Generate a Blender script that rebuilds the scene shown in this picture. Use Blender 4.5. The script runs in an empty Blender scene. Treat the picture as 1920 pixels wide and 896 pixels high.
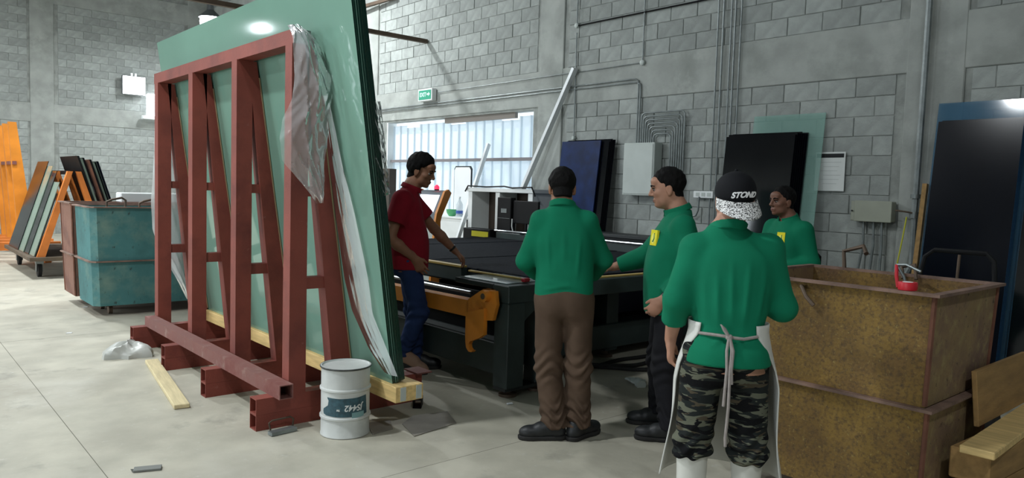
import bpy, bmesh, math, random
import numpy as np
from mathutils import Vector, Matrix
random.seed(7); np.random.seed(7)
R_ = math.radians
scene = bpy.context.scene
COL = scene.collection

# ------------------------------------------------------------------ camera
HEAD, PITCH, ROLL, EYE = R_(41.0), math.atan(93/1400.), math.atan(.0305), 1.55
_f = Vector((math.sin(HEAD)*math.cos(PITCH), math.cos(HEAD)*math.cos(PITCH), -math.sin(PITCH)))
_r0 = Vector((math.cos(HEAD), -math.sin(HEAD), 0)); _u0 = _r0.cross(_f)
_rt = math.cos(ROLL)*_r0 + math.sin(ROLL)*_u0
_up = -math.sin(ROLL)*_r0 + math.cos(ROLL)*_u0
cam_data = bpy.data.cameras.new('camera'); cam = bpy.data.objects.new('camera', cam_data); COL.objects.link(cam)
cam_data.sensor_width = 36; cam_data.lens = 36*1400/1920.; cam_data.clip_start = .05
cam.matrix_world = Matrix(((_rt.x, _up.x, -_f.x, 0), (_rt.y, _up.y, -_f.y, 0), (_rt.z, _up.z, -_f.z, EYE), (0, 0, 0, 1)))
scene.camera = cam

# ------------------------------------------------------------------ world, daylight, exposure
world = bpy.data.worlds.new('world'); scene.world = world; world.use_nodes = True
wb = world.node_tree.nodes['Background']; wb.inputs[0].default_value = (.80, .90, 1.0, 1); wb.inputs[1].default_value = 1.2
scene.view_settings.view_transform = 'Standard'; scene.view_settings.look = 'None'
scene.view_settings.gamma = 1; scene.view_settings.use_curve_mapping = False
scene.view_settings.exposure = 0.22
LAMP_W = 190.0                       # watts of one high-bay lamp
def area_light(name, loc, rot, sx, sy, w, col):
    d = bpy.data.lights.new(name, 'AREA'); d.shape = 'RECTANGLE'; d.size = sx; d.size_y = sy; d.energy = w; d.color = col
    o = bpy.data.objects.new(name, d); COL.objects.link(o); o.location = loc; o.rotation_euler = rot
    return o
# daylight entering by the unseen west wall's two doorways, the nearer one added for its light, and falling on the sheet door from outside
area_light('daylight_door', (-7.9, 12.5, 2.2), (0, R_(-90), 0), 4.2, 4.6, 480, (.86, .94, 1))
area_light('added_gate_light', (-7.9, 1.5, 2.2), (0, R_(-90), 0), 4.2, 4.6, 120, (.86, .94, 1))
area_light('daylight_behind_sheet', (9.1, 10.6, 1.6), (0, R_(90), 0), 3.0, 4.6, 55, (.80, .92, 1))

# ------------------------------------------------------------------ materials
def lin(c):
    return tuple((v/12.92 if v <= .04045 else ((v+.055)/1.055)**2.4) for v in (x/255. for x in c)) + (1,)
def M(name, col, rough=.6, metal=0., var=.0, scale=4., bump=0., bscale=60., spec=.5, col2=None, lo=.35, hi=.65, coord='Object', detail=6.,
      obrand=0., stretch=None):
    m = bpy.data.materials.new(name); m.use_nodes = True
    nt = m.node_tree; n = nt.nodes; L = nt.links; b = n['Principled BSDF']
    b.inputs['Roughness'].default_value = rough; b.inputs['Metallic'].default_value = metal
    b.inputs['Specular IOR Level'].default_value = spec
    c = lin(col); tc = n.new('ShaderNodeTexCoord'); src = tc.outputs[coord]
    if stretch:
        mp = n.new('ShaderNodeMapping'); mp.inputs['Scale'].default_value = stretch; L.new(src, mp.inputs[0]); src = mp.outputs[0]
    out = None
    if var or col2:
        nz = n.new('ShaderNodeTexNoise'); nz.inputs['Scale'].default_value = scale; nz.inputs['Detail'].default_value = detail
        L.new(src, nz.inputs[0])
        cr = n.new('ShaderNodeValToRGB'); L.new(nz.outputs[0], cr.inputs[0])
        cr.color_ramp.elements[0].position = lo; cr.color_ramp.elements[1].position = hi
        if col2: a0, a1 = c, lin(col2)
        else: a0 = tuple(v*(1-var) for v in c[:3])+(1,); a1 = tuple(min(1, v*(1+var)) for v in c[:3])+(1,)
        cr.color_ramp.elements[0].color = a0; cr.color_ramp.elements[1].color = a1
        out = cr.outputs[0]
    if obrand:
        oi = n.new('ShaderNodeObjectInfo'); gi = n.new('ShaderNodeNewGeometry')
        ad = n.new('ShaderNodeMath'); ad.operation = 'ADD'; L.new(oi.outputs['Random'], ad.inputs[0]); L.new(gi.outputs['Random Per Island'], ad.inputs[1])
        fr = n.new('ShaderNodeMath'); fr.operation = 'FRACT'; L.new(ad.outputs[0], fr.inputs[0])
        mr = n.new('ShaderNodeMapRange'); mr.inputs['To Min'].default_value = 1-obrand; mr.inputs['To Max'].default_value = 1+obrand
        L.new(fr.outputs[0], mr.inputs[0])
        vm = n.new('ShaderNodeVectorMath'); vm.operation = 'SCALE'
        if out: L.new(out, vm.inputs[0])
        else: vm.inputs[0].default_value = c[:3]
        L.new(mr.outputs[0], vm.inputs['Scale']); out = vm.outputs[0]
    if out: L.new(out, b.inputs['Base Color'])
    else: b.inputs['Base Color'].default_value = c
    if bump:
        nb = n.new('ShaderNodeTexNoise'); nb.inputs['Scale'].default_value = bscale; nb.inputs['Detail'].default_value = 5
        L.new(src, nb.inputs[0])
        bp = n.new('ShaderNodeBump'); bp.inputs['Strength'].default_value = bump; bp.inputs['Distance'].default_value = .01
        L.new(nb.outputs[0], bp.inputs['Height']); L.new(bp.outputs[0], b.inputs['Normal'])
    return m
def layered(name, base, layers, rough=.7, metal=0, bump=.3, bscale=40, coord='Object', spec=.4):
    """layers: (colour, noise scale, low, high, stretch)"""
    m = M(name, base, rough, metal, var=.12, scale=3, bump=bump, bscale=bscale, coord=coord, spec=spec)
    nt = m.node_tree; n = nt.nodes; L = nt.links; b = n['Principled BSDF']
    cur = b.inputs['Base Color'].links[0].from_socket
    tc = n.new('ShaderNodeTexCoord')
    for i, (c, sc, lo, hi, st) in enumerate(layers):
        mp = n.new('ShaderNodeMapping'); mp.inputs['Scale'].default_value = st or (1, 1, 1); mp.inputs['Location'].default_value = (i*3.7, i*1.9, i*5.1)
        L.new(tc.outputs[coord], mp.inputs[0])
        nz = n.new('ShaderNodeTexNoise'); nz.inputs['Scale'].default_value = sc; nz.inputs['Detail'].default_value = 8; nz.inputs['Roughness'].default_value = .62
        L.new(mp.outputs[0], nz.inputs[0])
        mr = n.new('ShaderNodeMapRange'); mr.inputs['From Min'].default_value = lo; mr.inputs['From Max'].default_value = hi
        L.new(nz.outputs[0], mr.inputs[0])
        mx = n.new('ShaderNodeMix'); mx.data_type = 'RGBA'; L.new(mr.outputs[0], mx.inputs['Factor'])
        L.new(cur, mx.inputs['A']); mx.inputs['B'].default_value = lin(c); cur = mx.outputs['Result']
    L.new(cur, b.inputs['Base Color'])
    return m
def emit(name, col, s):
    m = bpy.data.materials.new(name); m.use_nodes = True; b = m.node_tree.nodes['Principled BSDF']
    b.inputs['Base Color'].default_value = lin(col); b.inputs['Emission Color'].default_value = lin(col); b.inputs['Emission Strength'].default_value = s
    return m
def glassy(name, col, rough=.05, alpha=1., trans=0.):
    m = M(name, col, rough, 0, var=.08, scale=.8, spec=.5); b = m.node_tree.nodes['Principled BSDF']
    b.inputs['Alpha'].default_value = alpha; b.inputs['Transmission Weight'].default_value = trans; b.inputs['IOR'].default_value = 1.5
    return m

MT = dict(
 block=M('block', (150, 155, 152), .95, var=.10, scale=9, bump=.5, bscale=45, obrand=.13),
 mortar=M('mortar', (142, 146, 142), .95, var=.2, scale=6, bump=.6, bscale=30),
 plaster=layered('plaster', (156, 160, 156), [((130, 135, 130), 1.3, .5, .72, None), ((172, 175, 171), 2.2, .58, .75, None)], .93, bump=.25, bscale=30),
 red=layered('red_oxide', (126, 61, 50), [((98, 45, 39), 2.5, .5, .75, None), ((140, 92, 82), 14, .66, .8, None)], .62, bump=.12, bscale=80),
 reddust=layered('red_oxide_dusty', (124, 84, 78), [((112, 60, 54), 3, .45, .7, None), ((150, 128, 118), 8, .55, .8, None)], .75, bump=.12, bscale=80),
 timber=M('timber', (214, 184, 124), .7, var=.14, scale=7, bump=.15, bscale=30, stretch=(6, .6, 6)),
 palewood=M('pale_wood', (205, 190, 150), .8, var=.12, scale=6, bump=.2, bscale=30, stretch=(6, .6, 6)),
 ply=M('plywood', (150, 118, 72), .8, var=.18, scale=5, bump=.2, bscale=30, stretch=(1, 5, 5)),
 black=M('black_paint', (15, 16, 18), .6, var=.2, scale=5, spec=.2),
 dark=M('dark_green_steel', (44, 56, 55), .5, var=.2, scale=3, bump=.05),
 darker=M('dark_steel', (28, 34, 36), .5, var=.2, scale=3, bump=.05),
 felt=M('black_felt', (27, 30, 35), .95, spec=.1, var=.3, scale=25, bump=.5, bscale=90),
 orange=M('orange_paint', (208, 128, 38), .45, var=.12, scale=4, bump=.05),
 orange2=M('orange_paint_worn', (196, 112, 44), .6, var=.18, scale=4),
 chrome=M('bright_steel', (190, 195, 198), .3, .9, var=.05),
 galv=M('galvanised', (128, 135, 135), .45, .6, var=.15, scale=12),
 white=M('white_paint', (222, 226, 226), .55, var=.05, scale=3),
 whitealu=M('white_aluminium', (226, 230, 232), .35, .1, var=.04),
 grey=M('grey_enamel', (178, 186, 182), .5, var=.05),
 khaki=M('khaki_enamel', (150, 154, 140), .55, var=.06),
 steelrod=M('dull_steel', (92, 78, 66), .6, .5, var=.2),
 rust=M('rusty_steel', (104, 66, 50), .85, var=.3, scale=6, bump=.3),
 rubber=M('rubber', (20, 20, 20), .8),
 paper=M('paper', (214, 218, 216), .85, var=.03),
 ink=M('ink', (30, 32, 34), .8),
 teal=layered('teal_paint', (68, 118, 118), [((56, 100, 100), 1.6, .45, .65, None), ((112, 138, 126), 2.5, .52, .75, None), ((44, 46, 38), 16, .62, .72, (1, 1, .6)), ((98, 70, 56), 4, .66, .78, None)], .7, bump=.2),
 rustside=layered('rusty_side', (132, 96, 82), [((104, 70, 60), 3, .45, .65, None), ((90, 84, 78), 6, .58, .75, None)], .8, bump=.2),
 yellow=layered('yellow_paint_rusty', (134, 106, 48), [((108, 84, 42), 2.2, .40, .62, None), ((88, 62, 42), 1.2, .44, .64, None), ((74, 58, 38), 55, .46, .72, None), ((160, 142, 84), 60, .60, .78, None)], .75, bump=.35, bscale=60),
 yellowside=layered('yellow_paint_faded', (138, 116, 80), [((116, 92, 76), 2.6, .4, .62, None), ((150, 134, 92), 12, .5, .7, None), ((70, 56, 44), 26, .6, .7, None)], .8, bump=.35, bscale=60),
 rim=M('rusty_rim', (120, 96, 84), .75, .1, var=.3, scale=8, bump=.3),
 gedge=glassy('glass_edge_green', (16, 52, 44), .12),
 gface=glassy('glass_face_green', (112, 148, 133), .07),
 ggrey=glassy('glass_grey_green', (128, 146, 132), .12),
 gblue=M('glass_navy_dusty', (13, 34, 74), .4, var=.3, scale=6, spec=.15),
 gblack=glassy('glass_black', (10, 12, 18), .07),
 gpale=glassy('glass_pale_green', (146, 186, 176), .08, alpha=.45),
 gdark=M('glass_dark_blue', (7, 10, 20), .16, var=.1, spec=.22),
 screen=emit('screen_glow', (235, 240, 255), 1.6),
 beacon=emit('red_lamp_glow', (255, 40, 70), 2.0),
 lampglow=emit('lamp_glow', (245, 250, 255), 14.0),
 exitgreen=M('exit_green', (46, 150, 120), .5), exitwhite=M('exit_white', (205, 240, 228), .5),
 logo=M('logo_yellow', (238, 226, 40), .8), logogreen=M('logo_green', (50, 120, 50), .8),
 plastic=M('bag_plastic', (172, 174, 168), .4, var=.08),
 redtape=M('red_tape', (190, 30, 44), .4),
)
# thin clear film
def film_mat(name='clear_film', milk=.28, ior=1.36):
    m = bpy.data.materials.new(name); m.use_nodes = True; nt = m.node_tree; n = nt.nodes; L = nt.links
    n.clear(); o = n.new('ShaderNodeOutputMaterial'); tr = n.new('ShaderNodeBsdfTransparent'); tr.inputs[0].default_value = (.97, .98, .98, 1)
    gl = n.new('ShaderNodeBsdfGlossy'); gl.inputs['Roughness'].default_value = .22; df = n.new('ShaderNodeBsdfDiffuse'); df.inputs[0].default_value = (.84, .88, .89, 1)
    a = n.new('ShaderNodeMixShader'); a.inputs[0].default_value = milk; L.new(tr.outputs[0], a.inputs[1]); L.new(df.outputs[0], a.inputs[2])
    fr = n.new('ShaderNodeFresnel'); fr.inputs[0].default_value = ior
    b = n.new('ShaderNodeMixShader'); L.new(fr.outputs[0], b.inputs[0]); L.new(a.outputs[0], b.inputs[1]); L.new(gl.outputs[0], b.inputs[2])
    L.new(b.outputs[0], o.inputs[0]); return m
MT['film'] = film_mat(); MT['film_milky'] = film_mat('milky_film', .58); MT['film_hazy'] = film_mat('hazy_film', .40, 1.12)
def wrap_mat():
    m = bpy.data.materials.new('stretch_wrap'); m.use_nodes = True; nt = m.node_tree; n = nt.nodes; L = nt.links
    n.clear(); o = n.new('ShaderNodeOutputMaterial'); tr = n.new('ShaderNodeBsdfTransparent'); tr.inputs[0].default_value = (.8, .84, .82, 1)
    gl = n.new('ShaderNodeBsdfGlossy'); gl.inputs['Roughness'].default_value = .18; gl.inputs[0].default_value = (.8, .8, .78, 1)
    lw = n.new('ShaderNodeLayerWeight'); lw.inputs[0].default_value = .28
    b = n.new('ShaderNodeMixShader'); L.new(lw.outputs['Fresnel'], b.inputs[0]); L.new(tr.outputs[0], b.inputs[1]); L.new(gl.outputs[0], b.inputs[2])
    L.new(b.outputs[0], o.inputs[0]); return m
MT['wrap'] = wrap_mat()
def sheet_mat():
    m = bpy.data.materials.new('translucent_sheet'); m.use_nodes = True; nt = m.node_tree; n = nt.nodes; L = nt.links
    n.clear(); o = n.new('ShaderNodeOutputMaterial'); df = n.new('ShaderNodeBsdfDiffuse'); df.inputs[0].default_value = (.62, .68, .72, 1)
    tl = n.new('ShaderNodeBsdfTranslucent'); tl.inputs[0].default_value = (.74, .84, .90, 1)
    a = n.new('ShaderNodeMixShader'); a.inputs[0].default_value = .30; L.new(df.outputs[0], a.inputs[1]); L.new(tl.outputs[0], a.inputs[2])
    L.new(a.outputs[0], o.inputs[0]); return m
MT['sheet'] = sheet_mat()
def floor_mat():
    m = layered('concrete_floor', (176, 172, 157), [((156, 151, 137), .45, .45, .62, None), ((188, 185, 173), .8, .55, .75, None), ((128, 126, 116), 2.3, .60, .78, None), ((190, 189, 180), 18, .62, .8, None)], .62, bump=.12, bscale=25, spec=.4)
    return m
MT['floor'] = floor_mat()

# ------------------------------------------------------------------ mesh helpers
class MB:
    def __init__(s): s.v = []; s.f = []; s.sm = False
    def add(s, vs, fs):
        o = len(s.v); s.v += [tuple(map(float, p)) for p in vs]; s.f += [tuple(i+o for i in q) for q in fs]; return s
    def box(s, x0, x1, y0, y1, z0, z1):
        return s.add([(x0, y0, z0), (x1, y0, z0), (x1, y1, z0), (x0, y1, z0), (x0, y0, z1), (x1, y0, z1), (x1, y1, z1), (x0, y1, z1)],
                     [(0, 3, 2, 1), (4, 5, 6, 7), (0, 1, 5, 4), (1, 2, 6, 5), (2, 3, 7, 6), (3, 0, 4, 7)])
    def bbox(s, x0, x1, y0, y1, z0, z1, b=.006):
        """box with chamfered edges"""
        bm = bmesh.new(); bmesh.ops.create_cube(bm, size=1)
        for v in bm.verts: v.co = Vector(((x0+x1)/2+v.co.x*(x1-x0), (y0+y1)/2+v.co.y*(y1-y0), (z0+z1)/2+v.co.z*(z1-z0)))
        bmesh.ops.bevel(bm, geom=bm.edges[:], offset=b, segments=1, affect='EDGES')
        bm.verts.index_update(); s.add([v.co for v in bm.verts], [[v.index for v in f.verts] for f in bm.faces]); bm.free(); return s
    def prism(s, poly, axis, a0, a1):
        """extrude a 2D polygon along axis ('x': (y,z), 'y': (x,z), 'z': (x,y))"""
        n = len(poly)
        def P(p, a): return {'x': (a, p[0], p[1]), 'y': (p[0], a, p[1]), 'z': (p[0], p[1], a)}[axis]
        vs = [P(p, a0) for p in poly]+[P(p, a1) for p in poly]
        fs = [tuple(range(n))[::-1], tuple(range(n, 2*n))]+[(i, (i+1) % n, n+(i+1) % n, n+i) for i in range(n)]
        return s.add(vs, fs)
    def tube(s, path, r, n=8, close=False, caps=True):
        path = [Vector(p) for p in path]; rings = []; N = len(path)
        rr = r if hasattr(r, '__len__') else [r]*N
        t0 = (path[1]-path[0]).normalized(); up = Vector((0, 0, 1)) if abs(t0.z) < .9 else Vector((1, 0, 0))
        x = t0.cross(up).normalized()
        for i, p in enumerate(path):
            a = path[i-1] if (i > 0 or close) else p; b = path[(i+1) % N] if (i < N-1 or close) else p
            t = (b-a).normalized(); x = (x-t*x.dot(t)).normalized(); y = t.cross(x)
            rings.append([p+x*math.cos(k*2*math.pi/n)*rr[i]+y*math.sin(k*2*math.pi/n)*rr[i] for k in range(n)])
        vs = [q for g in rings for q in g]; fs = []
        for i in range(N if close else N-1):
            j = (i+1) % N
            fs += [(i*n+k, i*n+(k+1) % n, j*n+(k+1) % n, j*n+k) for k in range(n)]
        if caps and not close: fs += [tuple(range(n))[::-1], tuple((N-1)*n+k for k in range(n))]
        s.sm = True
        return s.add(vs, fs)
    def lathe(s, prof, n=32, c=(0, 0, 0), caps=True):
        """profile of (r, z) about the z axis"""
        vs = []; fs = []
        for r, z in prof: vs += [(c[0]+r*math.cos(k*2*math.pi/n), c[1]+r*math.sin(k*2*math.pi/n), c[2]+z) for k in range(n)]
        for i in range(len(prof)-1): fs += [(i*n+k, i*n+(k+1) % n, (i+1)*n+(k+1) % n, (i+1)*n+k) for k in range(n)]
        if caps: fs += [tuple(range(n))[::-1], tuple((len(prof)-1)*n+k for k in range(n))]
        s.sm = True
        return s.add(vs, fs)
    def beam(s, a, b, w, h, up=(0, 0, 1), hollow=0.):
        """rectangular bar from a to b: w across, h along up"""
        a = Vector(a); b = Vector(b); t = (b-a).normalized(); x = t.cross(Vector(up)).normalized(); y = x.cross(t)
        def ring(p, w, h): return [p-x*w/2-y*h/2, p+x*w/2-y*h/2, p+x*w/2+y*h/2, p-x*w/2+y*h/2]
        if not hollow:
            return s.add(ring(a, w, h)+ring(b, w, h), [(0, 3, 2, 1), (4, 5, 6, 7)]+[(i, (i+1) % 4, 4+(i+1) % 4, 4+i) for i in range(4)])
        k = 2*hollow
        vs = ring(a, w, h)+ring(b, w, h)+ring(a, w-k, h-k)+ring(b, w-k, h-k)
        fs = [(i, (i+1) % 4, 4+(i+1) % 4, 4+i) for i in range(4)]+[(8+i, 12+i, 12+(i+1) % 4, 8+(i+1) % 4) for i in range(4)]
        fs += [(i, 8+i, 8+(i+1) % 4, (i+1) % 4) for i in range(4)]+[(4+i, 4+(i+1) % 4, 12+(i+1) % 4, 12+i) for i in range(4)]
        return s.add(vs, fs)
    def sphere(s, c, r, n=12):
        rx = r if hasattr(r, '__len__') else (r, r, r)
        vs = []; fs = []; m = n//2+1
        for i in range(m):
            t = math.pi*i/(m-1)
            for k in range(n): vs.append((c[0]+rx[0]*math.sin(t)*math.cos(2*math.pi*k/n), c[1]+rx[1]*math.sin(t)*math.sin(2*math.pi*k/n), c[2]+rx[2]*math.cos(t)))
        for i in range(m-1): fs += [(i*n+k, (i+1)*n+k, (i+1)*n+(k+1) % n, i*n+(k+1) % n) for k in range(n)]
        s.sm = True
        return s.add(vs, fs)
    def xf(s, mat):
        s.v = [tuple(mat @ Vector(p)) for p in s.v]; return s
    def build(s, name, mat, parent=None, smooth=None, loc=None, rot=None):
        me = bpy.data.meshes.new(name); me.from_pydata(s.v, [], s.f); me.update()
        return link(name, me, mat, parent, s.sm if smooth is None else smooth, loc, rot)
def link(name, me, mat, parent=None, smooth=False, loc=None, rot=None):
    o = bpy.data.objects.new(name, me); COL.objects.link(o)
    m = MT[mat] if isinstance(mat, str) else mat
    if not me.materials: me.materials.append(m)
    if smooth:
        me.polygons.foreach_set('use_smooth', [True]*len(me.polygons))
        try: me.set_sharp_from_angle(angle=R_(40))
        except Exception: pass
    if parent: o.parent = parent
    if loc: o.location = loc
    if rot: o.rotation_euler = rot
    return o
def empty(name, loc=(0, 0, 0), rz=0.):
    o = bpy.data.objects.new(name, None); COL.objects.link(o); o.location = loc; o.rotation_euler = (0, 0, rz); o.empty_display_size = .1
    return o
def tag(o, label, cat=None, group=None, kind=None):
    if label: o['label'] = label
    if cat: o['category'] = cat
    if group: o['group'] = group
    if kind: o['kind'] = kind
    return o
def struct(o, label=None):
    o['kind'] = 'structure'
    if label: o['label'] = label
    return o
def thing(name, label, cat, loc=(0, 0, 0), rz=0., group=None): return tag(empty(name, loc, rz), label, cat, group)
def text_mesh(txt, size, extrude=.001, shear=0., bold=0.):
    cu = bpy.data.curves.new('lettering', 'FONT'); cu.body = txt; cu.size = size; cu.extrude = extrude; cu.shear = shear; cu.offset = bold
    cu.align_x = 'CENTER'; cu.align_y = 'CENTER'
    o = bpy.data.objects.new('lettering', cu); COL.objects.link(o)
    dg = bpy.context.evaluated_depsgraph_get(); me = bpy.data.meshes.new_from_object(o.evaluated_get(dg)); me.materials.clear()
    bpy.data.objects.remove(o); return me
def project(p):
    v = Vector(p)-Vector((0, 0, EYE)); k = v.dot(_f)
    if k < .2: return None
    return 960+1400*v.dot(_rt)/k, 448-1400*v.dot(_up)/k, k

# ------------------------------------------------------------------ the building
XE, YN, XW, YS, ZC = 7.75, 23.0, -7.0, -6.0, 7.4
BEAM0, BEAM1, BEAM2, BEAM3 = 2.80, 3.33, 6.0, 6.5
floor = struct(MB().box(XW-.3, XE+1.8, YS-.3, YN+.3, -.2, 0).build('floor', 'floor'), 'worn grey concrete workshop floor')
jm = M('floor_joint', (112, 110, 100), 1., spec=.05)
for i, (x0, x1, y0, y1) in enumerate([(.92, .924, -4, 22), (-3.2, -3.196, -4, 22), (-6, 7.5, 3.35, 3.353), (-6, 7.5, 8.2, 8.204)]):
    struct(MB().box(x0, x1, y0, y1, -.01, .0004).build('floor_joint', jm, floor))
ceil = struct(MB().box(XW-.3, XE+.3, YS-.3, YN+.3, ZC, ZC+.2).build('ceiling', M('roof_sheet', (120, 126, 126), .6, .2, var=.1)), 'grey metal roof sheeting')
for y in (-2.4, 2.83, 8.13, 13.35, 18.6):
    MB().box(XW, XE, y-.12, y+.12, ZC-.45, ZC).build('roof_beam', 'darker', ceil)

BH, BL = .2, .4                        # block course height and length
block_me = None
def block_mesh(w, name='block'):
    b = MB().bbox(-.010, .02, -w/2+.0045, w/2-.0045, -BH/2+.004, BH/2-.004, .004)
    me = bpy.data.meshes.new(name); me.from_pydata(b.v, [], b.f); me.update(); me.materials.append(MT['block']); return me
BLK = {BL: block_mesh(BL), BL/2: block_mesh(BL/2, 'half_block')}
def blocks(parent, x, spans, zs, flip, axis, maxparts=300):
    """courses of blocks. axis 'y': wall face at X=x, facing -X; axis 'x': wall face at Y=x, facing -Y"""
    cand = []
    for zi, z in enumerate(zs):
        for a0, a1 in spans(z):
            off = (zi % 2)*BL/2; n = int((a1-a0)/(BL/2))
            pad = ((a1-a0)-n*BL/2)/2; p = a0+pad; k = 0
            if off and n >= 1: cand.append((p+BL/4, z, BL/2)); p += BL/2; k = 1
            while k+2 <= n: cand.append((p+BL/2, z, BL)); p += BL; k += 2
            if k < n: cand.append((p+BL/4, z, BL/2))
    sc = []
    for a, z, w in cand:
        p = (x, a, z) if axis == 'y' else (a, x, z); q = project(p)
        ok = q and -40 < q[0] < 1960 and -40 < q[1] < 936
        hid = q and (300 < q[0] < 690 and q[1] < 700)
        sc.append((0 if not ok else (.3 if hid else 1)*w/q[2], a, z, w))
    sc.sort(reverse=True)
    rest = MB(); rotz = 0 if axis == 'y' else R_(90)
    for i, (s, a, z, w) in enumerate(sc):
        d = random.uniform(-.004, .004)
        loc = (x+d, a, z) if axis == 'y' else (a, x+d, z)
        if i < maxparts and s > 0:
            o = bpy.data.objects.new('block', BLK[w]); COL.objects.link(o); o.location = loc; o.parent = parent
            o.rotation_euler = (0, random.uniform(-.01, .01), rotz)
        else:
            if axis == 'y': rest.box(x-.010+d, x+.02, a-w/2+.007, a+w/2-.007, z-BH/2+.006, z+BH/2-.006)
            else: rest.box(a-w/2+.007, a+w/2-.007, x-.010+d, x+.02, z-BH/2+.006, z+BH/2-.006)
    if rest.v: tag(rest.build('block_mass', 'block', parent), None, kind='stuff')
# right-hand (east) wall with the sheeted doorway
DY0, DY1, DZ = 8.5, 12.73, 2.77
wr = empty('wall_right'); struct(wr, 'unplastered concrete block wall with columns, tie beams and a sheeted doorway')
wm = MB()
wm.box(XE, XE+.2, YS, DY0, 0, ZC); wm.box(XE, XE+.2, DY1, YN, 0, ZC); wm.box(XE, XE+.2, DY0, DY1, DZ, ZC)
wm.build('mortar_bed', 'mortar', wr)
COLS = [-2.4, 2.83, 8.13, 13.35, 18.6]
for y in COLS: MB().bbox(XE-.026, XE+.1, y-.26, y+.26, 0, ZC, .01).build('column', 'plaster', wr)
for z0, z1 in ((BEAM0, BEAM1), (BEAM2, BEAM3)): MB().bbox(XE-.02, XE+.1, YS, YN, z0, z1, .008).build('tie_beam', 'plaster', wr)
def spansE(z):
    edges = [YS]+[e for y in COLS for e in (y-.265, y+.265)]+[YN]
    sp = [(edges[i], edges[i+1]) for i in range(0, len(edges), 2)]
    if z < DZ: sp = [q for a, b in sp for q in ([(a, b)] if b < DY0+.01 or a > DY1-.01 else [s for s in ((a, DY0), (DY1, b)) if s[1]-s[0] > .15])]
    return [q for q in sp if q[1] > -1 and q[0] < 19]
blocks(wr, XE, spansE, [BEAM0-.1-.2*i for i in range(14)]+[BEAM1+.1+.2*i for i in range(13)], 1, 'y')
# far (north) wall
wl = empty('wall_back'); struct(wl, 'far concrete block wall with a plain concrete column and tie beams')
MB().box(XW, XE, YN, YN+.2, 0, ZC).build('mortar_bed', 'mortar', wl)
COLN = [-1.7, 3.57, 7.5]
for x in COLN: MB().bbox(x-.27, x+.27, YN-.03, YN+.1, 0, ZC, .01).build('column', 'plaster', wl)
for z0, z1 in ((2.93, 3.42), (6.02, 6.6)): MB().bbox(XW, XE, YN-.022, YN+.1, z0, z1, .008).build('tie_beam', 'plaster', wl)
def spansN(z): return [(-1.4, 3.3), (3.84, 7.23)]
blocks(wl, YN, spansN, [2.83-.2*i for i in range(14)]+[3.52+.2*i for i in range(13)], 1, 'x')
# the two walls beside and behind the camera
ww = empty('wall_left'); struct(ww, 'plain rendered wall with two tall open doorways, the nearer one added to let light in')
m = MB(); ys = [YS, -.8, 3.8, 10.2, 14.8, YN]
for i in (0, 2, 4): m.box(XW-.2, XW, ys[i], ys[i+1], 0, ZC)
for i in (1, 3): m.box(XW-.2, XW, ys[i], ys[i+1], 4.4, ZC)
m.build('render_coat', 'plaster', ww)
struct(MB().box(XW-.2, XE+.2, YS-.2, YS, 0, ZC).build('wall_front', 'plaster'), 'plain rendered wall behind the viewer')

# sheeted doorway
d1 = empty('door_1'); struct(d1, 'tall doorway closed with ribbed white translucent sheets on a dark rail')
nsh = 9; wsh = (DY1-DY0)/nsh
for i in range(nsh):
    y0 = DY0+i*wsh; m = MB(); prof = []
    for k in range(2):
        a = y0+k*wsh/2; s4 = wsh/2
        prof += [(a, 0), (a+s4*.80, 0), (a+s4*.84, .035), (a+s4*.96, .035)]
    prof.append((y0+wsh+.004, 0))
    x0 = XE+.16+(.006 if i % 2 else 0); vs = []; zt = DZ-.06-(.05 if i % 3 == 1 else 0)
    for y, d in prof: vs += [(x0-d, y, .02), (x0-d, y, zt)]
    m.add(vs, [(2*j, 2*j+2, 2*j+3, 2*j+1) for j in range(len(prof)-1)])
    m.build('ribbed_sheet', 'sheet', d1)
MB().beam((XE+.10, DY0, 2.03), (XE+.10, DY1, 2.03), .05, .05).build('rail', M('rail_paint', (120, 116, 118), .6), d1)
MB().beam((XE+.10, DY0, .9), (XE+.10, DY1, .9), .05, .05).build('rail', M('rail_paint', (120, 116, 118), .6), d1)
MB().box(XE+.06, XE+.12, DY0+.5, DY0+2.4, DZ-.09, DZ).build('head_plank', M('head_board', (140, 134, 128), .8), d1)
MB().box(XE+.0, XE+.2, DY1-.03, DY1, 0, DZ).build('jamb', 'white', d1)

# ------------------------------------------------------------------ red A-frame rack
FEETY = [4.50, 5.41, 6.36, 7.30]
SL = .143                              # lean of the braces and of the glass
rack = thing('glass_rack', 'dark red steel A-frame rack with four posts carrying the big green glass', 'rack', (2.4, 5.9, 0))
def rk(mb, name, mat='red'):
    o = mb.build(name, mat, rack); o.matrix_parent_inverse = Matrix.Translation((-2.4, -5.9, 0)); return o
for i, y in enumerate(FEETY):
    for z in (.05, .151): rk(MB().beam((1.81, y, z), (3.04, y, z), .10, .10, hollow=.006), 'foot_beam')
    rk(MB().box(2.975, 3.10, y-.09, y+.09, .202, .212), 'end_plate', 'reddust')
    rk(MB().beam((2.078, y, .201), (2.078, y, 2.412), .10, .115, up=(1, 0, 0)), 'post')
    xb = lambda z: 2.465-SL*(z-.31)
    a, b = .201, 2.412
    rk(MB().prism([(2.334, a), (xb(a), a), (xb(b), b), (2.105, b)], 'y', y-.05, y+.05), 'brace')
    for z0, z1 in ((.87, .945), (1.465, 1.53)):
        rk(MB().box(2.136, 2.336-.1036*(z0-.201), y-.04, y+.04, z0, z1), 'rung', 'red')
    rk(MB().prism([(xb(.33)+.0005, .33), (xb(.33)+.009, .33), (xb(2.3)+.009, 2.3), (xb(2.3)+.0005, 2.3)], 'y', y-.053, y+.05), 'padding_strip', M('foam_strip', (150, 132, 100), .9))
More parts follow.
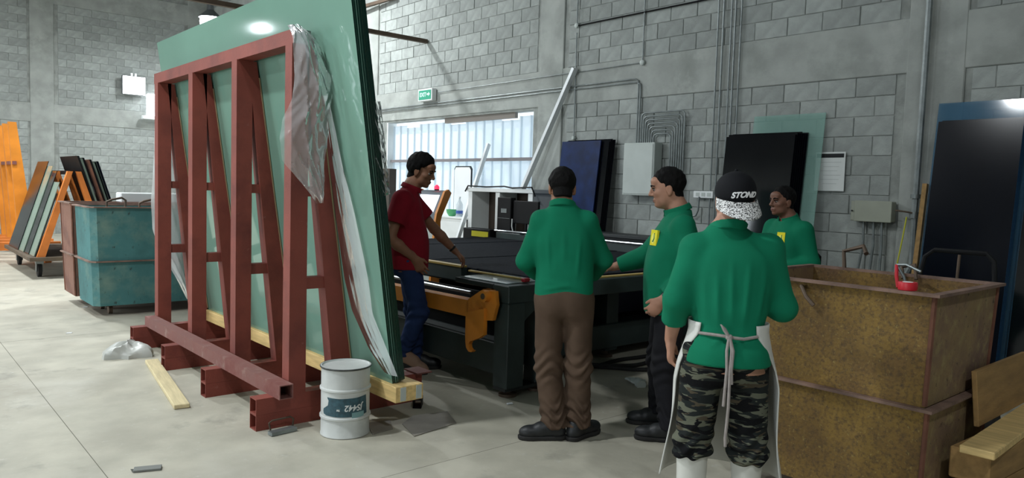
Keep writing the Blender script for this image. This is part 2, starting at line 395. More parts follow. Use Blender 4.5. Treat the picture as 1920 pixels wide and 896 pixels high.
rk(MB().beam((1.966, 4.36, .246), (1.966, 7.30, .246), .09, .09, hollow=.006), 'base_rail', 'reddust')
rk(MB().beam((2.085, 4.45, 2.458), (2.085, 7.40, 2.458), .11, .09, hollow=.006), 'top_rail')
rk(MB().box(2.03, 2.14, 4.443, 4.449, 2.414, 2.502), 'end_cap', 'galv')

# timber bearer under the glass, with tape on its end
tb = thing('timber_bearer', 'long yellow timber bearer under the bottom edge of the leaning glass', 'timber', (2.55, 5.6, .2))
m = MB().bbox(-.105, .10, -1.74, 1.85, .0125, .112, .004); m.build('beam', 'timber', tb)
for x in (-.07, .045): MB().box(x, x+.04, -1.744, -1.7395, .02, .105).build('tape_patch', 'grey', tb)
ORD = ['first', 'second', 'third', 'fourth', 'fifth', 'sixth', 'seventh', 'eighth']
# stack of glass sheets (leaning)
gu = Vector((-SL, 0, 1)).normalized(); gn = Vector((1, 0, SL)).normalized()
for i in range(8):
    o0 = Vector((2.478, 0, .3125+.0006*i))+gn*(.0118*i)
    dy = 0 if i == 0 else random.uniform(-.012, .012); Y0, Y1, hh = 3.95+dy, 7.63+dy, 2.54+(0 if i == 0 else random.uniform(-.01, .01))
    vs = []
    for th in (0, .0102):
        for y, h in ((Y0, 0), (Y1, 0), (Y1, hh), (Y0, hh)):
            p = o0+gn*th+gu*h; vs.append((p.x, y, p.z))
    me = MB().add(vs, [(0, 3, 2, 1), (4, 5, 6, 7), (0, 1, 5, 4), (1, 2, 6, 5), (2, 3, 7, 6), (3, 0, 4, 7)])
    o = me.build('glass_sheet', 'gface'); o.data.materials.append(MT['gedge'])
    for p in o.data.polygons:
        if p.index >= 2: p.material_index = 1
    tag(o, 'tall green glass sheet lying against the red braces, first of its stack' if i == 0 else 'green glass sheet, %s from the braces in the stack on the red rack' % ORD[i],
        'glass sheet', 'glass sheets on the red rack')

def film(name, left, right, label, wr=.02, nu=26, nv=60, seed=1, fr=1., normal=(0, -1, 0), mat='film'):
    rs = np.random.RandomState(seed); L_ = np.array(left); Rr = np.array(right)
    def res(a, n):
        s = np.r_[0, np.cumsum(np.linalg.norm(np.diff(a, axis=0), axis=1))]; t = np.linspace(0, s[-1], n)
        return np.stack([np.interp(t, s, a[:, k]) for k in range(3)], 1)
    A, B = res(L_, nv), res(Rr, nv); u = np.linspace(0, 1, nu)
    P = A[:, None]*(1-u)[None, :, None]+B[:, None]*u[None, :, None]
    d = np.zeros((nv, nu)); V, U = np.meshgrid(np.linspace(0, 1, nv), u, indexing='ij')
    for k in range(9):
        fu, fv, ph = rs.uniform(-3, 3)*fr, rs.uniform(2, 9)*fr, rs.uniform(0, 7)
        d += (1-np.abs(np.sin(fu*3*U+fv*2*V+ph+1.5*np.sin(5*U+ph))))**2*rs.uniform(-.5, 1)
    d = d/3.*wr
    bulge = np.sin(np.pi*U)*wr*1.6
    P = P+np.array(normal)[None, None]*(d+bulge)[..., None]
    vs = P.reshape(-1, 3); fs = [(i*nu+j, i*nu+j+1, (i+1)*nu+j+1, (i+1)*nu+j) for i in range(nv-1) for j in range(nu-1)]
    m = MB().add(vs, fs); o = m.build(name, mat, smooth=True); tag(o, label, 'plastic film')
    return o
film('plastic_film', [(1.98, 4.44, 2.51), (1.979, 4.37, 2.449), (1.984, 4.35, 2.297), (1.982, 4.34, 2.169), (1.969, 4.34, 2.056), (1.91, 4.34, 1.923), (1.891, 4.34, 1.811), (1.919, 4.36, 1.685), (2.016, 4.38, 1.592), (2.105, 4.39, 1.495), (2.16, 4.39, 1.423)],
     [(2.05, 4.44, 2.52), (2.09, 4.38, 2.474), (2.146, 4.36, 2.423), (2.19, 4.35, 2.325), (2.239, 4.34, 2.2), (2.259, 4.33, 2.129), (2.253, 4.33, 2.069), (2.221, 4.35, 1.929), (2.20, 4.36, 1.697), (2.21, 4.38, 1.53), (2.196, 4.39, 1.437)],
     'crumpled clear plastic bagged over the near top corner of the red rack', .034, nu=36, nv=70, seed=4, fr=1.05)
film('plastic_film', [(2.19, 4.38, 2.10), (2.208, 4.40, 2.038), (2.256, 4.41, 1.702), (2.306, 4.40, 1.354), (2.365, 4.38, .937), (2.394, 4.325, .736), (2.426, 4.167, .514), (2.45, 4.00, .38)],
     [(2.20, 4.33, 2.10), (2.209, 4.30, 2.031), (2.256, 4.241, 1.70), (2.303, 4.147, 1.371), (2.36, 4.069, .976), (2.393, 4.053, .741), (2.44, 3.90, .464), (2.46, 3.86, .38)],
     'long strip of clear plastic hanging down the near edge of the green glass', .006, seed=9, normal=(-1, -.3, -.14), mat='film_hazy')
film('plastic_film', [(2.127, 7.7, 2.47), (2.107, 7.7, 1.726), (2.083, 7.7, 1.316), (2.097, 7.7, 1.059), (2.164, 7.7, .851), (2.338, 7.7, .527), (2.414, 7.7, .362)],
     [(2.22, 7.7, 2.47), (2.312, 7.7, 1.995), (2.362, 7.7, 1.582), (2.413, 7.7, 1.214), (2.424, 7.7, .843), (2.434, 7.7, .575), (2.44, 7.7, .349)],
     'milky plastic film hanging at the far end of the red rack', .03, seed=2, mat='film_milky')

gp = lambda z, t: tuple(Vector((2.478, 0, .3125))+gn*t+gu*((z-.3125)/gu.z))
film('stretch_wrap', [(gp(z, -.012)[0], 3.93, z) for z in (2.04, 1.9, 1.75, 1.6, 1.47)], [(gp(z, .115)[0], 3.93, z) for z in (2.05, 1.9, 1.76, 1.62, 1.50)],
     'crinkled stretch wrap bound round the near edge of the glass stack', .010, nu=30, nv=50, seed=21, fr=2.2, mat='wrap')

# white drum with an upside-down label
drum = thing('steel_drum', 'small white steel drum with an upside-down teal label beside the red rack', 'drum', (2.25, 4.13, 0))
r = .152
prof = [(r-.012, 0), (r, .004), (r, .012), (r-.003, .016), (r-.003, .11), (r+.005, .116), (r+.005, .126), (r-.003, .132), (r-.003, .283), (r+.005, .289), (r+.005, .299), (r-.003, .305), (r-.003, .418), (r+.003, .424), (r+.003, .432), (r-.006, .434), (r-.01, .424), (.0, .424)]
dm = layered('drum_paint', (196, 199, 196), [((170, 174, 172), 4, .5, .75, None), ((70, 62, 54), 9, .72, .78, (1, 1, 2.5))], .45, bump=.05)
MB().lathe(prof[:-1]+[(.002, .424)], 48).build('shell', dm, drum)
MB().lathe([(r+.0035, .4225), (r+.006, .426), (r+.006, .431), (r+.0035, .434)], 48, caps=False).build('rim_band', M('rim_dark', (70, 72, 70), .5, .4, var=.3, scale=30), drum)
AZ = math.atan2(-4.13, -2.25)+R_(4)           # faces the camera
def cylpatch(name, poly, off, mat, parent, n=14):
    """flat polygon in (u, z) wrapped on the drum; u metres along the girth"""
    bm = bmesh.new(); vs = [bm.verts.new((p[0], p[1], 0)) for p in poly]; f = bm.faces.new(vs)
    for k in range(-12, 13):
        bmesh.ops.bisect_plane(bm, geom=bm.verts[:]+bm.edges[:]+bm.faces[:], plane_co=(k*.018, 0, 0), plane_no=(1, 0, 0))
    bm.verts.index_update(); me = bpy.data.meshes.new(name)
    rr = r-.003+off
    for v in bm.verts:
        u, z = v.co.x, v.co.y; a = AZ+u/rr; v.co = Vector((rr*math.cos(a), rr*math.sin(a), z))
    bmesh.ops.recalc_face_normals(bm, faces=bm.faces[:]); bm.to_mesh(me); bm.free()
    return link(name, me, mat, parent)
lab = cylpatch('label', [(-.165, .148), (-.17, .165), (-.165, .180), (-.14, .195), (-.125, .205), (-.12, .235), (-.132, .255), (-.05, .252), (.06, .255), (.135, .262), (.145, .145), (.05, .138), (-.06, .138), (-.14, .141)], .0012, M('label_teal', (46, 78, 88), .6, var=.3, scale=40), drum)
cylpatch('label_corner', [(.03, .128), (.115, .134), (.115, .166), (.03, .164)], .0018, M('label_pale', (120, 158, 160), .6, var=.1), drum)
for t, sz, u, z in (('JS442', .052, .045, .195), ('TM', .014, -.052, .182)):
    me = text_mesh(t, sz, .0002, .2, .0012); rr = r-.003+.0026
    for v in me.vertices:                       # turned half round, then wrapped
        uu, zz = u-v.co.x, z-v.co.y; a = AZ+uu/rr; q = rr+v.co.z; v.co = (q*math.cos(a), q*math.sin(a), zz)
    link('lettering', me, 'paper', drum)

# loose bits on the floor
o = MB().bbox(-.05, .05, -.74, .74, 0, .03, .004).build('timber_offcut', 'palewood', loc=(1.70, 5.92, .002), rot=(0, 0, R_(-8))); tag(o, 'pale timber offcut lying on the floor along the red rack', 'timber')
o = MB().bbox(-.075, .06, -.03, .03, 0, .012, .002).add([(-.075, -.03, 0), (-.075, .03, 0), (-.09, 0, .012)], [(0, 1, 2)]).build('tile_shard', M('shard', (120, 122, 118), .7), loc=(1.12, 4.18, .001), rot=(0, 0, R_(-20))); tag(o, 'small flat grey shard alone on the bare floor', 'shard')
def heap(name, c, rx, ry, h, mat, label, cat, seed=0, n=28):
    rs = np.random.RandomState(seed); vs = []; fs = []
    ph = rs.uniform(0, 7, 12)
    for i in range(9):
        t = i/8.
        for k in range(n):
            a = 2*math.pi*k/n; w = 1+.16*math.sin(3*a+ph[0])+.1*math.sin(7*a+ph[1]+3*t)
            zz = h*math.cos(t*math.pi/2)**.7*(1+.25*math.sin(4*a+ph[2]+5*t)) if i < 8 else 0
            vs.append((c[0]+rx*math.sin(t*math.pi/2)*w*math.cos(a), c[1]+ry*math.sin(t*math.pi/2)*w*math.sin(a), max(0, zz)))
    for i in range(8): fs += [(i*n+k, (i+1)*n+k, (i+1)*n+(k+1) % n, i*n+(k+1) % n) for k in range(n)]
    fs.append(tuple(range(n)))
    o = MB().add([(x-c[0], y-c[1], z) for x, y, z in vs], fs).build(name, mat, smooth=True, loc=(c[0], c[1], 0)); tag(o, label, cat); return o
heap('plastic_bag', (1.72, 7.08), .19, .22, .10, 'plastic', 'pale crumpled plastic bag on the floor at the far foot of the red rack', 'bag', 3)
o = MB().beam((-.085, 0, .012), (.085, 0, .012), .05, .022).build('steel_strip', 'galv', loc=(1.93, 4.33, .003), rot=(0, 0, R_(5))); tag(o, 'short flat steel strip on the floor before the red foot', 'metal strip')
o = MB().tube([(-.07, 0, .0), (-.08, 0, .05), (-.06, 0, .062), (.06, 0, .066), (.08, 0, .05), (.075, 0, .0)], .006).build('bent_steel_rod', 'steelrod', loc=(1.95, 4.395, .008)); tag(o, 'bent steel rod handle lying against the near red foot', 'steel rod')
o = MB().beam((-.06, 0, .03), (.06, 0, .03), .06, .06, hollow=.004).build('channel_offcut', 'black', loc=(2.93, 4.33, .002), rot=(0, 0, R_(50))); tag(o, 'short black box-section offcut at the end of the near red foot', 'metal offcut')
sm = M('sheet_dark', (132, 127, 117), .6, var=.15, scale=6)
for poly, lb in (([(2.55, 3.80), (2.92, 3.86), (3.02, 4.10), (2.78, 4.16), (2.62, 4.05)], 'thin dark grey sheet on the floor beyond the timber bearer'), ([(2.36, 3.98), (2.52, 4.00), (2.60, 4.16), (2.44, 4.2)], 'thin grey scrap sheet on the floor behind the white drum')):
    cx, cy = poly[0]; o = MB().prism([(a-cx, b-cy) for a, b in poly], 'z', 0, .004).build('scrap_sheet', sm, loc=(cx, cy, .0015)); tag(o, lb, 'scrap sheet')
wsm = M('white_chip', (235, 238, 240), .5)
for x, y, lb in ((1.50, 8.35, 'on the bare floor before the teal bin'), (1.96, 9.95, 'beside the corner of the teal bin'), (3.02, 5.2, 'on the shaded floor between rack and machine'), (3.5, 4.0, 'beside the front leg of the cutting machine')):
    o = MB().prism([(-.03, -.01), (.02, -.02), (.035, .012), (-.01, .02)], 'z', 0, .004).build('glass_chip', wsm, loc=(x, y, .001)); tag(o, 'small bright glass chip '+lb, 'glass chip')

# ------------------------------------------------------------------ stacked waste bins
def bin_(name, label, W, D, z0, H_, mats, loc, chamfer=.0, casters=False, group=None):
    """open steel bin: front face -Y.. footprint W (x) by D (y) at loc corner"""
    t = thing(name, label, 'bin', loc, 0, group); c = chamfer; th = .012; tp = .02
    def ringp(x0, x1, y0, y1, c):
        return [(x0+c, y0), (x1-c, y0), (x1, y0+c), (x1, y1-c), (x1-c, y1), (x0+c, y1), (x0, y1-c), (x0, y0+c)] if c else [(x0, y0), (x1, y0), (x1, y1), (x0, y1)]
    bo = ringp(tp, W-tp, tp, D-tp, c); to = ringp(0, W, 0, D, c); ti = ringp(th, W-th, th, D-th, c*.9); bi = ringp(tp+th, W-tp-th, tp+th, D-tp-th, c*.9); n = len(bo)
    for i in range(n):
        j = (i+1) % n
        q = [(*bo[i], z0), (*bo[j], z0), (*to[j], z0+H_), (*to[i], z0+H_), (*bi[i], z0+.01), (*bi[j], z0+.01), (*ti[j], z0+H_), (*ti[i], z0+H_)]
        dx, dy = to[j][0]-to[i][0], to[j][1]-to[i][1]
        side = mats[1] if abs(dy) < abs(dx)*.5 else mats[0]
        if c and abs(abs(dx)-abs(dy)) < 1e-6: side = mats[2] if len(mats) > 2 else mats[0]
        MB().add(q, [(0, 1, 2, 3), (5, 4, 7, 6), (3, 2, 6, 7), (0, 4, 5, 1), (0, 3, 7, 4), (1, 5, 6, 2)]).build('side_panel', side, t)
    MB().prism(bo, 'z', z0, z0+.01).build('base_plate', 'rust', t)
    e = ringp(-.03, W+.03, -.03, D+.03, c)
    m = MB(); vs = [(*p, z0+H_) for p in e]+[(*p, z0+H_+.014) for p in e]+[(*p, z0+H_) for p in ti]+[(*p, z0+H_+.014) for p in ti]; fs = []
    for i in range(n):
        j = (i+1) % n
        fs += [(i, j, n+j, n+i), (n+i, n+j, 3*n+j, 3*n+i), (2*n+j, 2*n+i, 3*n+i, 3*n+j), (j, i, 2*n+i, 2*n+j)]
    m.add(vs, fs).build('rim', 'rim', t)
    for i in range(n):                       # angle corner posts
        if not c: MB().tube([(*bo[i], z0+.01), (*to[i], z0+H_)], .012, 6).build('corner_seam', 'rust', t)
    if casters:
        for x in (.22, W-.22):
            for y in (.22, D-.22):
                MB().box(x-.05, x+.05, y-.05, y+.05, z0-.03, z0).tube([(x-.02, y, .05), (x+.02, y, .05)], .05, 14).build('caster', 'steelrod', t)
    return t
bl = bin_('waste_bin', 'rust-stained yellow steel bin standing on the floor under another', .80, .98, .10, .505, ('yellow', 'yellowside'), (3.60, 1.255, 0), casters=True, group='stacked yellow bins')
bu = bin_('waste_bin', 'rust-stained yellow steel bin stacked on top of another', .84, 1.00, 0, .51, ('yellow', 'yellowside'), (3.585, 1.25, .62), group='stacked yellow bins')
MB().tube([(-.012, .62, .49), (-.035, .58, .44), (-.030, .54, .40)], .01).build('hook', 'steelrod', bu)
MB().tube([(.84, .80, .50), (.86, .82, .62), (.85, .70, .66), (.80, .66, .62)], .013).build('lifting_handle', 'steelrod', bu)
MB().tube([(.80, .45, .50), (.83, .47, .56), (.82, .40, .58), (.80, .38, .5)], .010).build('lifting_handle', 'steelrod', bu)
t1 = bin_('waste_bin', 'weathered teal steel bin on casters under another teal bin', 1.62, .82, .12, .49, ('teal', 'teal'), (1.87, 9.12, 0), chamfer=.06, casters=True, group='stacked teal bins')
t2 = bin_('waste_bin', 'weathered teal steel bin stacked on top, with lifting hooks', 1.66, .84, 0, .585, ('teal', 'teal'), (1.85, 9.11, .625), chamfer=.06, group='stacked teal bins')
bin_('waste_bin', 'rusty brown steel bin standing on the floor behind the teal bins', 1.6, .62, .12, .49, ('rustside', 'rustside'), (1.86, 10.03, 0), casters=True, group='stacked rusty bins')
bin_('waste_bin', 'rusty brown steel bin stacked on top, behind the teal bins', 1.64, .64, 0, .60, ('rustside', 'rustside'), (1.84, 10.02, .625), group='stacked rusty bins')
for x, y in ((.26, .45), (.50, .03)):
    MB().tube([(x, y, .58), (x+.0, y, .64), (x+.05, y, .665), (x+.16, y, .69), (x+.20, y, .66), (x+.19, y-.02, .58)], .013).build('hook', 'steelrod', t2)
o = MB().bbox(0, .9, 0, .25, 0, .12, .01).build('white_carton', 'white', loc=(2.40, 10.15, 1.242)); tag(o, 'long white carton lying across the top of the rusty bin', 'box')
# roll of red tape on the yellow rim
t = thing('tape_roll', 'roll of red tape on the rim of the upper yellow bin', 'tape', (3.605, 1.375, 1.146))
MB().lathe([(.022, 0), (.04, 0), (.042, .01), (.042, .028), (.04, .036), (.022, .036)], 20).build('roll', 'redtape', t)
MB().lathe([(.018, .002), (.0225, .002), (.0225, .037), (.018, .037)], 20).build('core', 'paper', t)

# hand truck behind the bins
ht = thing('hand_truck', 'black tubular hand truck handle showing above the yellow bins', 'hand truck', (5.6, 1.9, 0))
MB().tube([(-.10, .15, .10), (-.02, .15, 1.06), (.0, .135, 1.17), (.01, .08, 1.22), (.01, -.24, 1.22), (.0, -.29, 1.17), (-.02, -.305, 1.06), (-.10, -.305, .10)], .016).build('loop_handle', 'black', ht)
MB().tube([(.005, -.08, 1.20), (-.02, -.08, .95), (-.09, -.08, .1)], .010).build('centre_bar', 'steelrod', ht)
MB().box(-.32, -.08, -.32, .17, .03, .045).build('toe_plate', 'black', ht)
for y in (-.36, .20): MB().tube([(-.06, y-.025, .1), (-.06, y+.025, .1)], .1, 18).build('wheel', 'rubber', ht)
t = thing('bolt_cutter', 'red-handled bolt cutter poking out of the upper yellow bin', 'tool', (4.25, 1.62, 1.02))
MB().tube([(0, .05, .06), (.02, .07, .12), (.04, .08, .18)], .010).build('red_handle', 'redtape', t)
MB().tube([(.04, .08, .18), (.04, .03, .185), (.03, -.05, .155)], .008).build('jaw', 'galv', t)
MB().tube([(.04, .08, .18), (.04, .04, .12), (.04, .02, .06)], .008).build('shank', 'galv', t)

# planks and boards beside the bins
pk = [(3.90, 5.2, 1.03, 1.20, .0, .14, 'lowest'), (3.86, 5.15, 1.02, 1.19, .14, .28, 'second'), (3.78, 5.05, 1.01, 1.18, .28, .425, 'third')]
for i, (x0, x1, y0, y1, z0, z1, w) in enumerate(pk):
    o = MB().bbox(-(x1-x0)/2, (x1-x0)/2, -(y1-y0)/2, (y1-y0)/2, 0, z1-z0, .006).build('wood_plank', 'ply' if i else 'timber', loc=((x0+x1)/2, (y0+y1)/2, z0+.002), rot=(0, 0, R_(-1.5*i)))
    tag(o, 'thick wooden plank, %s of the pile beside the yellow bins' % w, 'plank', 'planks beside the yellow bins')
o = MB().bbox(-.55, .55, -.07, .07, 0, .035, .004).build('wood_plank', 'timber', loc=(4.26, 1.10, .429), rot=(0, 0, R_(2))); tag(o, 'thin yellow plank on top of the pile beside the yellow bins', 'plank', 'planks beside the yellow bins')
o = MB().bbox(-.35, .45, -.012, .012, 0, .27, .003).build('plywood_board', 'ply', loc=(4.42, 1.195, .466), rot=(R_(-6), 0, 0)); tag(o, 'brown plywood board standing on the plank pile against the yellow bin', 'board')

# ------------------------------------------------------------------ glass cutting machine
ct = thing('cutting_table', 'large dark glass cutting table with black felt bed and orange loading arm', 'machine', (5.4, 6.2, 0))
def ck(mb, name, mat='dark', parent=None):
    o = mb.build(name, mat, parent or ct)
    if not parent: o.matrix_parent_inverse = Matrix.Translation((-5.4, -6.2, 0))
    return o
for i in range(5):
    y0 = 4.30+i*.82; ck(MB().bbox(4.06, 6.86, y0+.004, min(y0+.82, 8.4)-.004, .80, .85-.004*(i % 2), .006), 'felt_strip', 'felt')
ck(MB().box(4.05, 6.86, 4.28, 8.40, .70, .80), 'bed_frame')
ck(MB().bbox(3.99, 4.06, 5.26, 8.40, .72, .845, .006), 'edge_rail')
ck(MB().box(3.98, 4.05, 5.26, 8.2, .846, .862), 'edge_ruler', M('ruler_gold', (190, 160, 84), .4, .3))
ck(MB().bbox(3.55, 6.9, 4.10, 4.28, .71, .84, .006), 'front_beam')
ck(MB().bbox(3.55, 4.05, 4.28, 4.76, .80, .84, .004), 'corner_plate', 'darker')
ck(MB().bbox(3.55, 3.72, 4.10, 4.26, .07, .71, .006), 'leg'); ck(MB().bbox(3.86, 4.00, 4.12, 4.26, .07, .71, .006), 'leg')
ck(MB().bbox(6.6, 6.8, 4.10, 4.26, .07, .71, .006), 'leg'); ck(MB().bbox(5.2, 5.36, 4.6, 4.76, .07, .70, .006), 'leg')
for x, y in ((3.60, 7.9), (6.6, 7.9)): ck(MB().bbox(x, x+.18, y, y+.18, .07, .71, .006), 'leg')
for x, y in ((3.635, 4.18), (3.93, 4.19), (6.7, 4.18), (5.28, 4.68), (3.69, 7.99), (6.69, 7.99)):
    ck(MB().lathe([(.07, 0), (.07, .02), (.03, .03), (.022, .072)], 16, (x, y, 0)), 'levelling_foot', 'steelrod')
ck(MB().box(3.55, 4.02, 4.11, 4.25, .05, .075), 'leg_plate', 'darker')
ck(MB().prism([(3.72, .71), (3.92, .71), (3.72, .56)], 'y', 4.12, 4.14), 'gusset', 'dark')
ck(MB().bbox(3.60, 3.78, 4.28, 7.9, .14, .385, .008), 'base_beam'); ck(MB().bbox(4.02, 6.9, 4.58, 4.78, .10, .33, .008), 'base_beam')
ck(MB().bbox(6.6, 6.8, 4.28, 7.9, .14, .385, .008), 'base_beam')
ck(MB().tube([(3.72, 4.76, .70), (3.72, 7.8, .70)], .016, 10), 'guide_rod', 'chrome')
ck(MB().bbox(4.6, 5.15, 5.0, 5.5, .33, .68, .02), 'motor_box', M('navy_box', (24, 30, 58), .5)); ck(MB().bbox(5.5, 6.3, 4.9, 5.5, .33, .66, .02), 'motor_box', M('navy_box', (24, 30, 58), .5))
ck(MB().tube([(4.3, 5.9, .45), (4.3, 6.3, .45)], .12, 16), 'drive_motor', 'darker')
ck(MB().box(3.84, 3.86, 4.30, 7.9, .10, .70), 'shade_panel', 'black'); ck(MB().box(4.02, 6.86, 5.62, 5.64, .06, .70), 'shade_panel', 'black')  # black sheets standing in for the deep shade under the bed
# side rails of the cutting bridge along the wall
ck(MB().bbox(6.90, 7.06, 4.3, 8.3, .40, .93, .01), 'bridge_rail', 'dark'); ck(MB().bbox(6.90, 7.24, 5.0, 7.3, 1.00, 1.04, .006), 'shelf_plate', 'darker')
ck(MB().bbox(7.06, 7.22, 5.02, 7.2, .1, 1.0, .006), 'rail_cabinet', 'darker'); ck(MB().tube([(6.88, 4.3, .955), (6.88, 8.3, .955)], .014, 8), 'guide_rod', 'chrome')
# orange loading arm
arm = ck(MB().prism([(4.40, .56), (4.40, .69), (7.4, .66), (7.4, .55)], 'x', 3.50, 3.60), 'loading_arm', 'orange')
ck(MB().prism([(4.20, .58), (4.16, .70), (4.18, .80), (4.34, .79), (4.50, .70), (4.50, .55), (4.42, .55)], 'x', 3.485, 3.515), 'arm_cheek', 'orange', None)
ck(MB().prism([(4.30, .62), (4.34, .80), (4.44, .78), (4.56, .68), (4.56, .60)], 'x', 3.58, 3.61), 'arm_cheek', 'orange', None)
hk = [(4.28, .66), (4.28, .46), (4.33, .43), (4.40, .40), (4.44, .385), (4.455, .36), (4.45, .335), (4.43, .32), (4.405, .32), (4.42, .305), (4.455, .305), (4.485, .33), (4.495, .37), (4.50, .42), (4.50, .60)]
ck(MB().prism(hk, 'x', 3.465, 3.50), 'hook_plate', 'orange')
ck(MB().tube([(3.44, 4.265, .755), (3.62, 4.265, .755)], .042, 18), 'pivot_pin', 'orange'); ck(MB().tube([(3.435, 4.265, .755), (3.63, 4.265, .755)], .022, 14), 'pivot_bolt', 'steelrod')
# black hoses under the machine
for i, pth in enumerate(([(4.4, 4.55, .02), (4.8, 4.40, .02), (5.2, 4.44, .02), (5.6, 4.40, .02), (6.2, 4.5, .02)], [(4.5, 4.8, .02), (4.9, 4.30, .02), (5.15, 4.05, .02), (5.5, 4.2, .02), (6.0, 4.1, .02)], [(4.6, 4.5, .055), (5.0, 4.25, .03), (5.3, 4.22, .02), (5.7, 4.32, .02)])):
    pp = [Vector(p) for p in pth]; path = []
    for k in range(len(pp)-1):
        for q in range(6):
            t = q/6.; a, b = pp[max(0, k-1)], pp[min(len(pp)-1, k+2)]; p0, p1 = pp[k], pp[k+1]
            path.append(.5*((2*p0)+(-a+p1)*t+(2*a-5*p0+4*p1-b)*t*t+(-a+3*p0-3*p1+b)*t**3))
    path.append(pp[-1]); o = MB().tube(path, .018, 8).build('rubber_hose', 'rubber'); tag(o, ('straightest black hose on the floor under the table front', 'black hose bowing out furthest over the floor before the table', 'short black hose crossing over the others under the table front')[i], 'hose', 'hoses under the cutting table')
t = thing('work_glove', 'light grey work glove dropped on the floor before the machine', 'glove', (4.72, 3.83, 0), R_(-30))
MB().sphere((0, 0, .025), (.055, .065, .025), 14).build('palm', 'grey', t)
for k in range(4): MB().tube([(-.035+.024*k, .04, .02), (-.045+.03*k, .10, .022), (-.05+.033*k, .14-.01*abs(k-1.5), .014)], [.013, .012, .009], 8).build('finger', 'grey', t)
MB().tube([(.05, 0, .02), (.08, .04, .015), (.09, .07, .012)], [.014, .012, .01], 8).build('thumb', 'grey', t)
MB().tube([(0, -.05, .025), (0, -.11, .02)], .04, 10).build('cuff', 'grey', t)
# things on the table
o = MB().box(-.2, .2, -.27, .27, 0, .006).build('glass_plate', glassy('plate_glass', (150, 165, 168), .04), loc=(3.80, 4.48, .8415), rot=(0, 0, R_(3))); tag(o, 'clear glass plate on the near corner of the cutting table', 'glass plate')
o = MB().bbox(-.016, .016, -.36, .36, 0, .014, .002).build('wooden_straightedge', M('straightedge', (196, 168, 96), .6, var=.1), loc=(3.86, 4.60, .849), rot=(0, 0, R_(2))); tag(o, 'thin wooden straightedge across the clear glass plate', 'ruler')
o = MB().box(4.0-4.6, 5.3-4.6, -.02, .02, 0, .012).build('wooden_straightedge', M('straightedge', (196, 168, 96), .6, var=.1), loc=(4.6, 4.16, .842)); tag(o, 'long wooden straightedge along the front beam of the cutting table', 'ruler')
o = MB().bbox(-.03, .03, -.02, .02, 0, .03).build('suction_cup', 'redtape', loc=(3.80, 4.20, .849)); tag(o, 'small red tool on the glass plate corner', 'tool')

# control console behind the table
cs = thing('control_console', 'orange-sided control console with glowing screen and red beacon', 'console', (6.02, 8.85, 0), R_(-72))
side = [(-.16, .0), (.14, .0), (.11, .10), (.06, 1.06), (.09, 1.14), (.31, 1.47), (.24, 1.52), (.15, 1.49), (-.03, 1.18), (-.06, 1.06)]
for x0, x1 in ((.215, .25), (-.25, -.215)): MB().prism(side, 'x', x0, x1).build('side_cheek', 'orange', cs)
MB().prism([(-.13, .02), (.11, .02), (.05, 1.06), (-.05, 1.06)], 'x', -.214, .214).build('pedestal', 'grey', cs)
MB().prism([(-.05, 1.061), (.05, 1.061), (.08, 1.15), (.29, 1.47), (.235, 1.505), (.16, 1.475), (-.02, 1.18)], 'x', -.214, .214).build('housing', M('console_grey', (84, 92, 100), .5), cs)
a, b = Vector((0, -.008, 1.20)), Vector((0, .135, 1.435)); off = Vector((0, -.85, .52))*.006
vs = [a+off+Vector((-.17, 0, 0)), a+off+Vector((.17, 0, 0)), b+off+Vector((.17, 0, 0)), b+off+Vector((-.17, 0, 0))]
vs2 = [v-off*2.2 for v in vs]
MB().add(vs+vs2, [(0, 1, 2, 3), (7, 6, 5, 4), (0, 4, 5, 1), (1, 5, 6, 2), (2, 6, 7, 3), (3, 7, 4, 0)]).build('screen', 'screen', cs)
MB().tube([(.02, .26, 1.47), (.02, .26, 1.52)], .035, 14).build('beacon_base', 'black', cs); MB().tube([(.02, .26, 1.52), (.02, .26, 1.56), (.02, .26, 1.585)], [.038, .036, .01], 14).build('beacon', 'beacon', cs)
# clutter beyond the table, along the wall
t = thing('white_cabinet', 'tall white framed cabinet with dark open front behind the table', 'cabinet', (7.28, 8.45, 0))
for y in (-.72, .0, .66): MB().bbox(-.2, .2, y, y+.10, 0, 1.50, .004).build('upright', 'white', t)
MB().bbox(-.22, .22, -.75, .78, 1.5, 1.56, .006).build('top_board', 'white', t); MB().box(.14, .2, -.7, .75, .05, 1.5).build('back_board', M('brown_board', (62, 50, 40), .7), t)
MB().box(-.19, .2, -.7, .75, .6, .63).build('shelf', 'white', t)
c = MB().tube([(-.23, .80, 1.50), (-.24, .72, 1.585), (-.22, .3, 1.575), (-.2, -.1, 1.59), (-.22, -.3, 1.57), (-.24, -.74, 1.585), (-.23, -.80, 1.46)], .012, 6).build('power_cable', 'black'); c.location = (7.28, 8.45, 0); tag(c, 'black cable draped along the top of the white cabinet', 'cable')
t = thing('computer_tower', 'black computer tower standing at the back edge of the machine', 'computer', (6.98, 8.17, .932))
MB().bbox(-.05, .05, -.15, .15, 0, .50, .008).build('case', 'black', t); MB().box(-.053, -.049, -.06, .06, .28, .34).build('badge', 'galv', t); MB().box(-.053, -.049, -.13, .13, .20, .205).build('drive_slot', 'galv', t)
t = thing('monitor', 'black flat monitor turned away beside the computer tower', 'monitor', (6.98, 7.74, .932))
MB().bbox(-.02, .02, -.26, .26, .14, .46, .008).build('panel', 'black', t); MB().tube([(.0, 0, .0), (.0, 0, .16)], .02).build('stand', 'black', t); MB().lathe([(.09, 0), (.09, .012), (.02, .02)], 18).build('base', 'black', t)
MB().tube([(-.06, .20, .0), (-.07, .22, .10), (-.05, .24, .2)], .008).build('cable', 'paper', t)
t = thing('yellow_black_box', 'black case with a bright yellow front at the back of the table', 'case', (6.95, 8.68, .0))
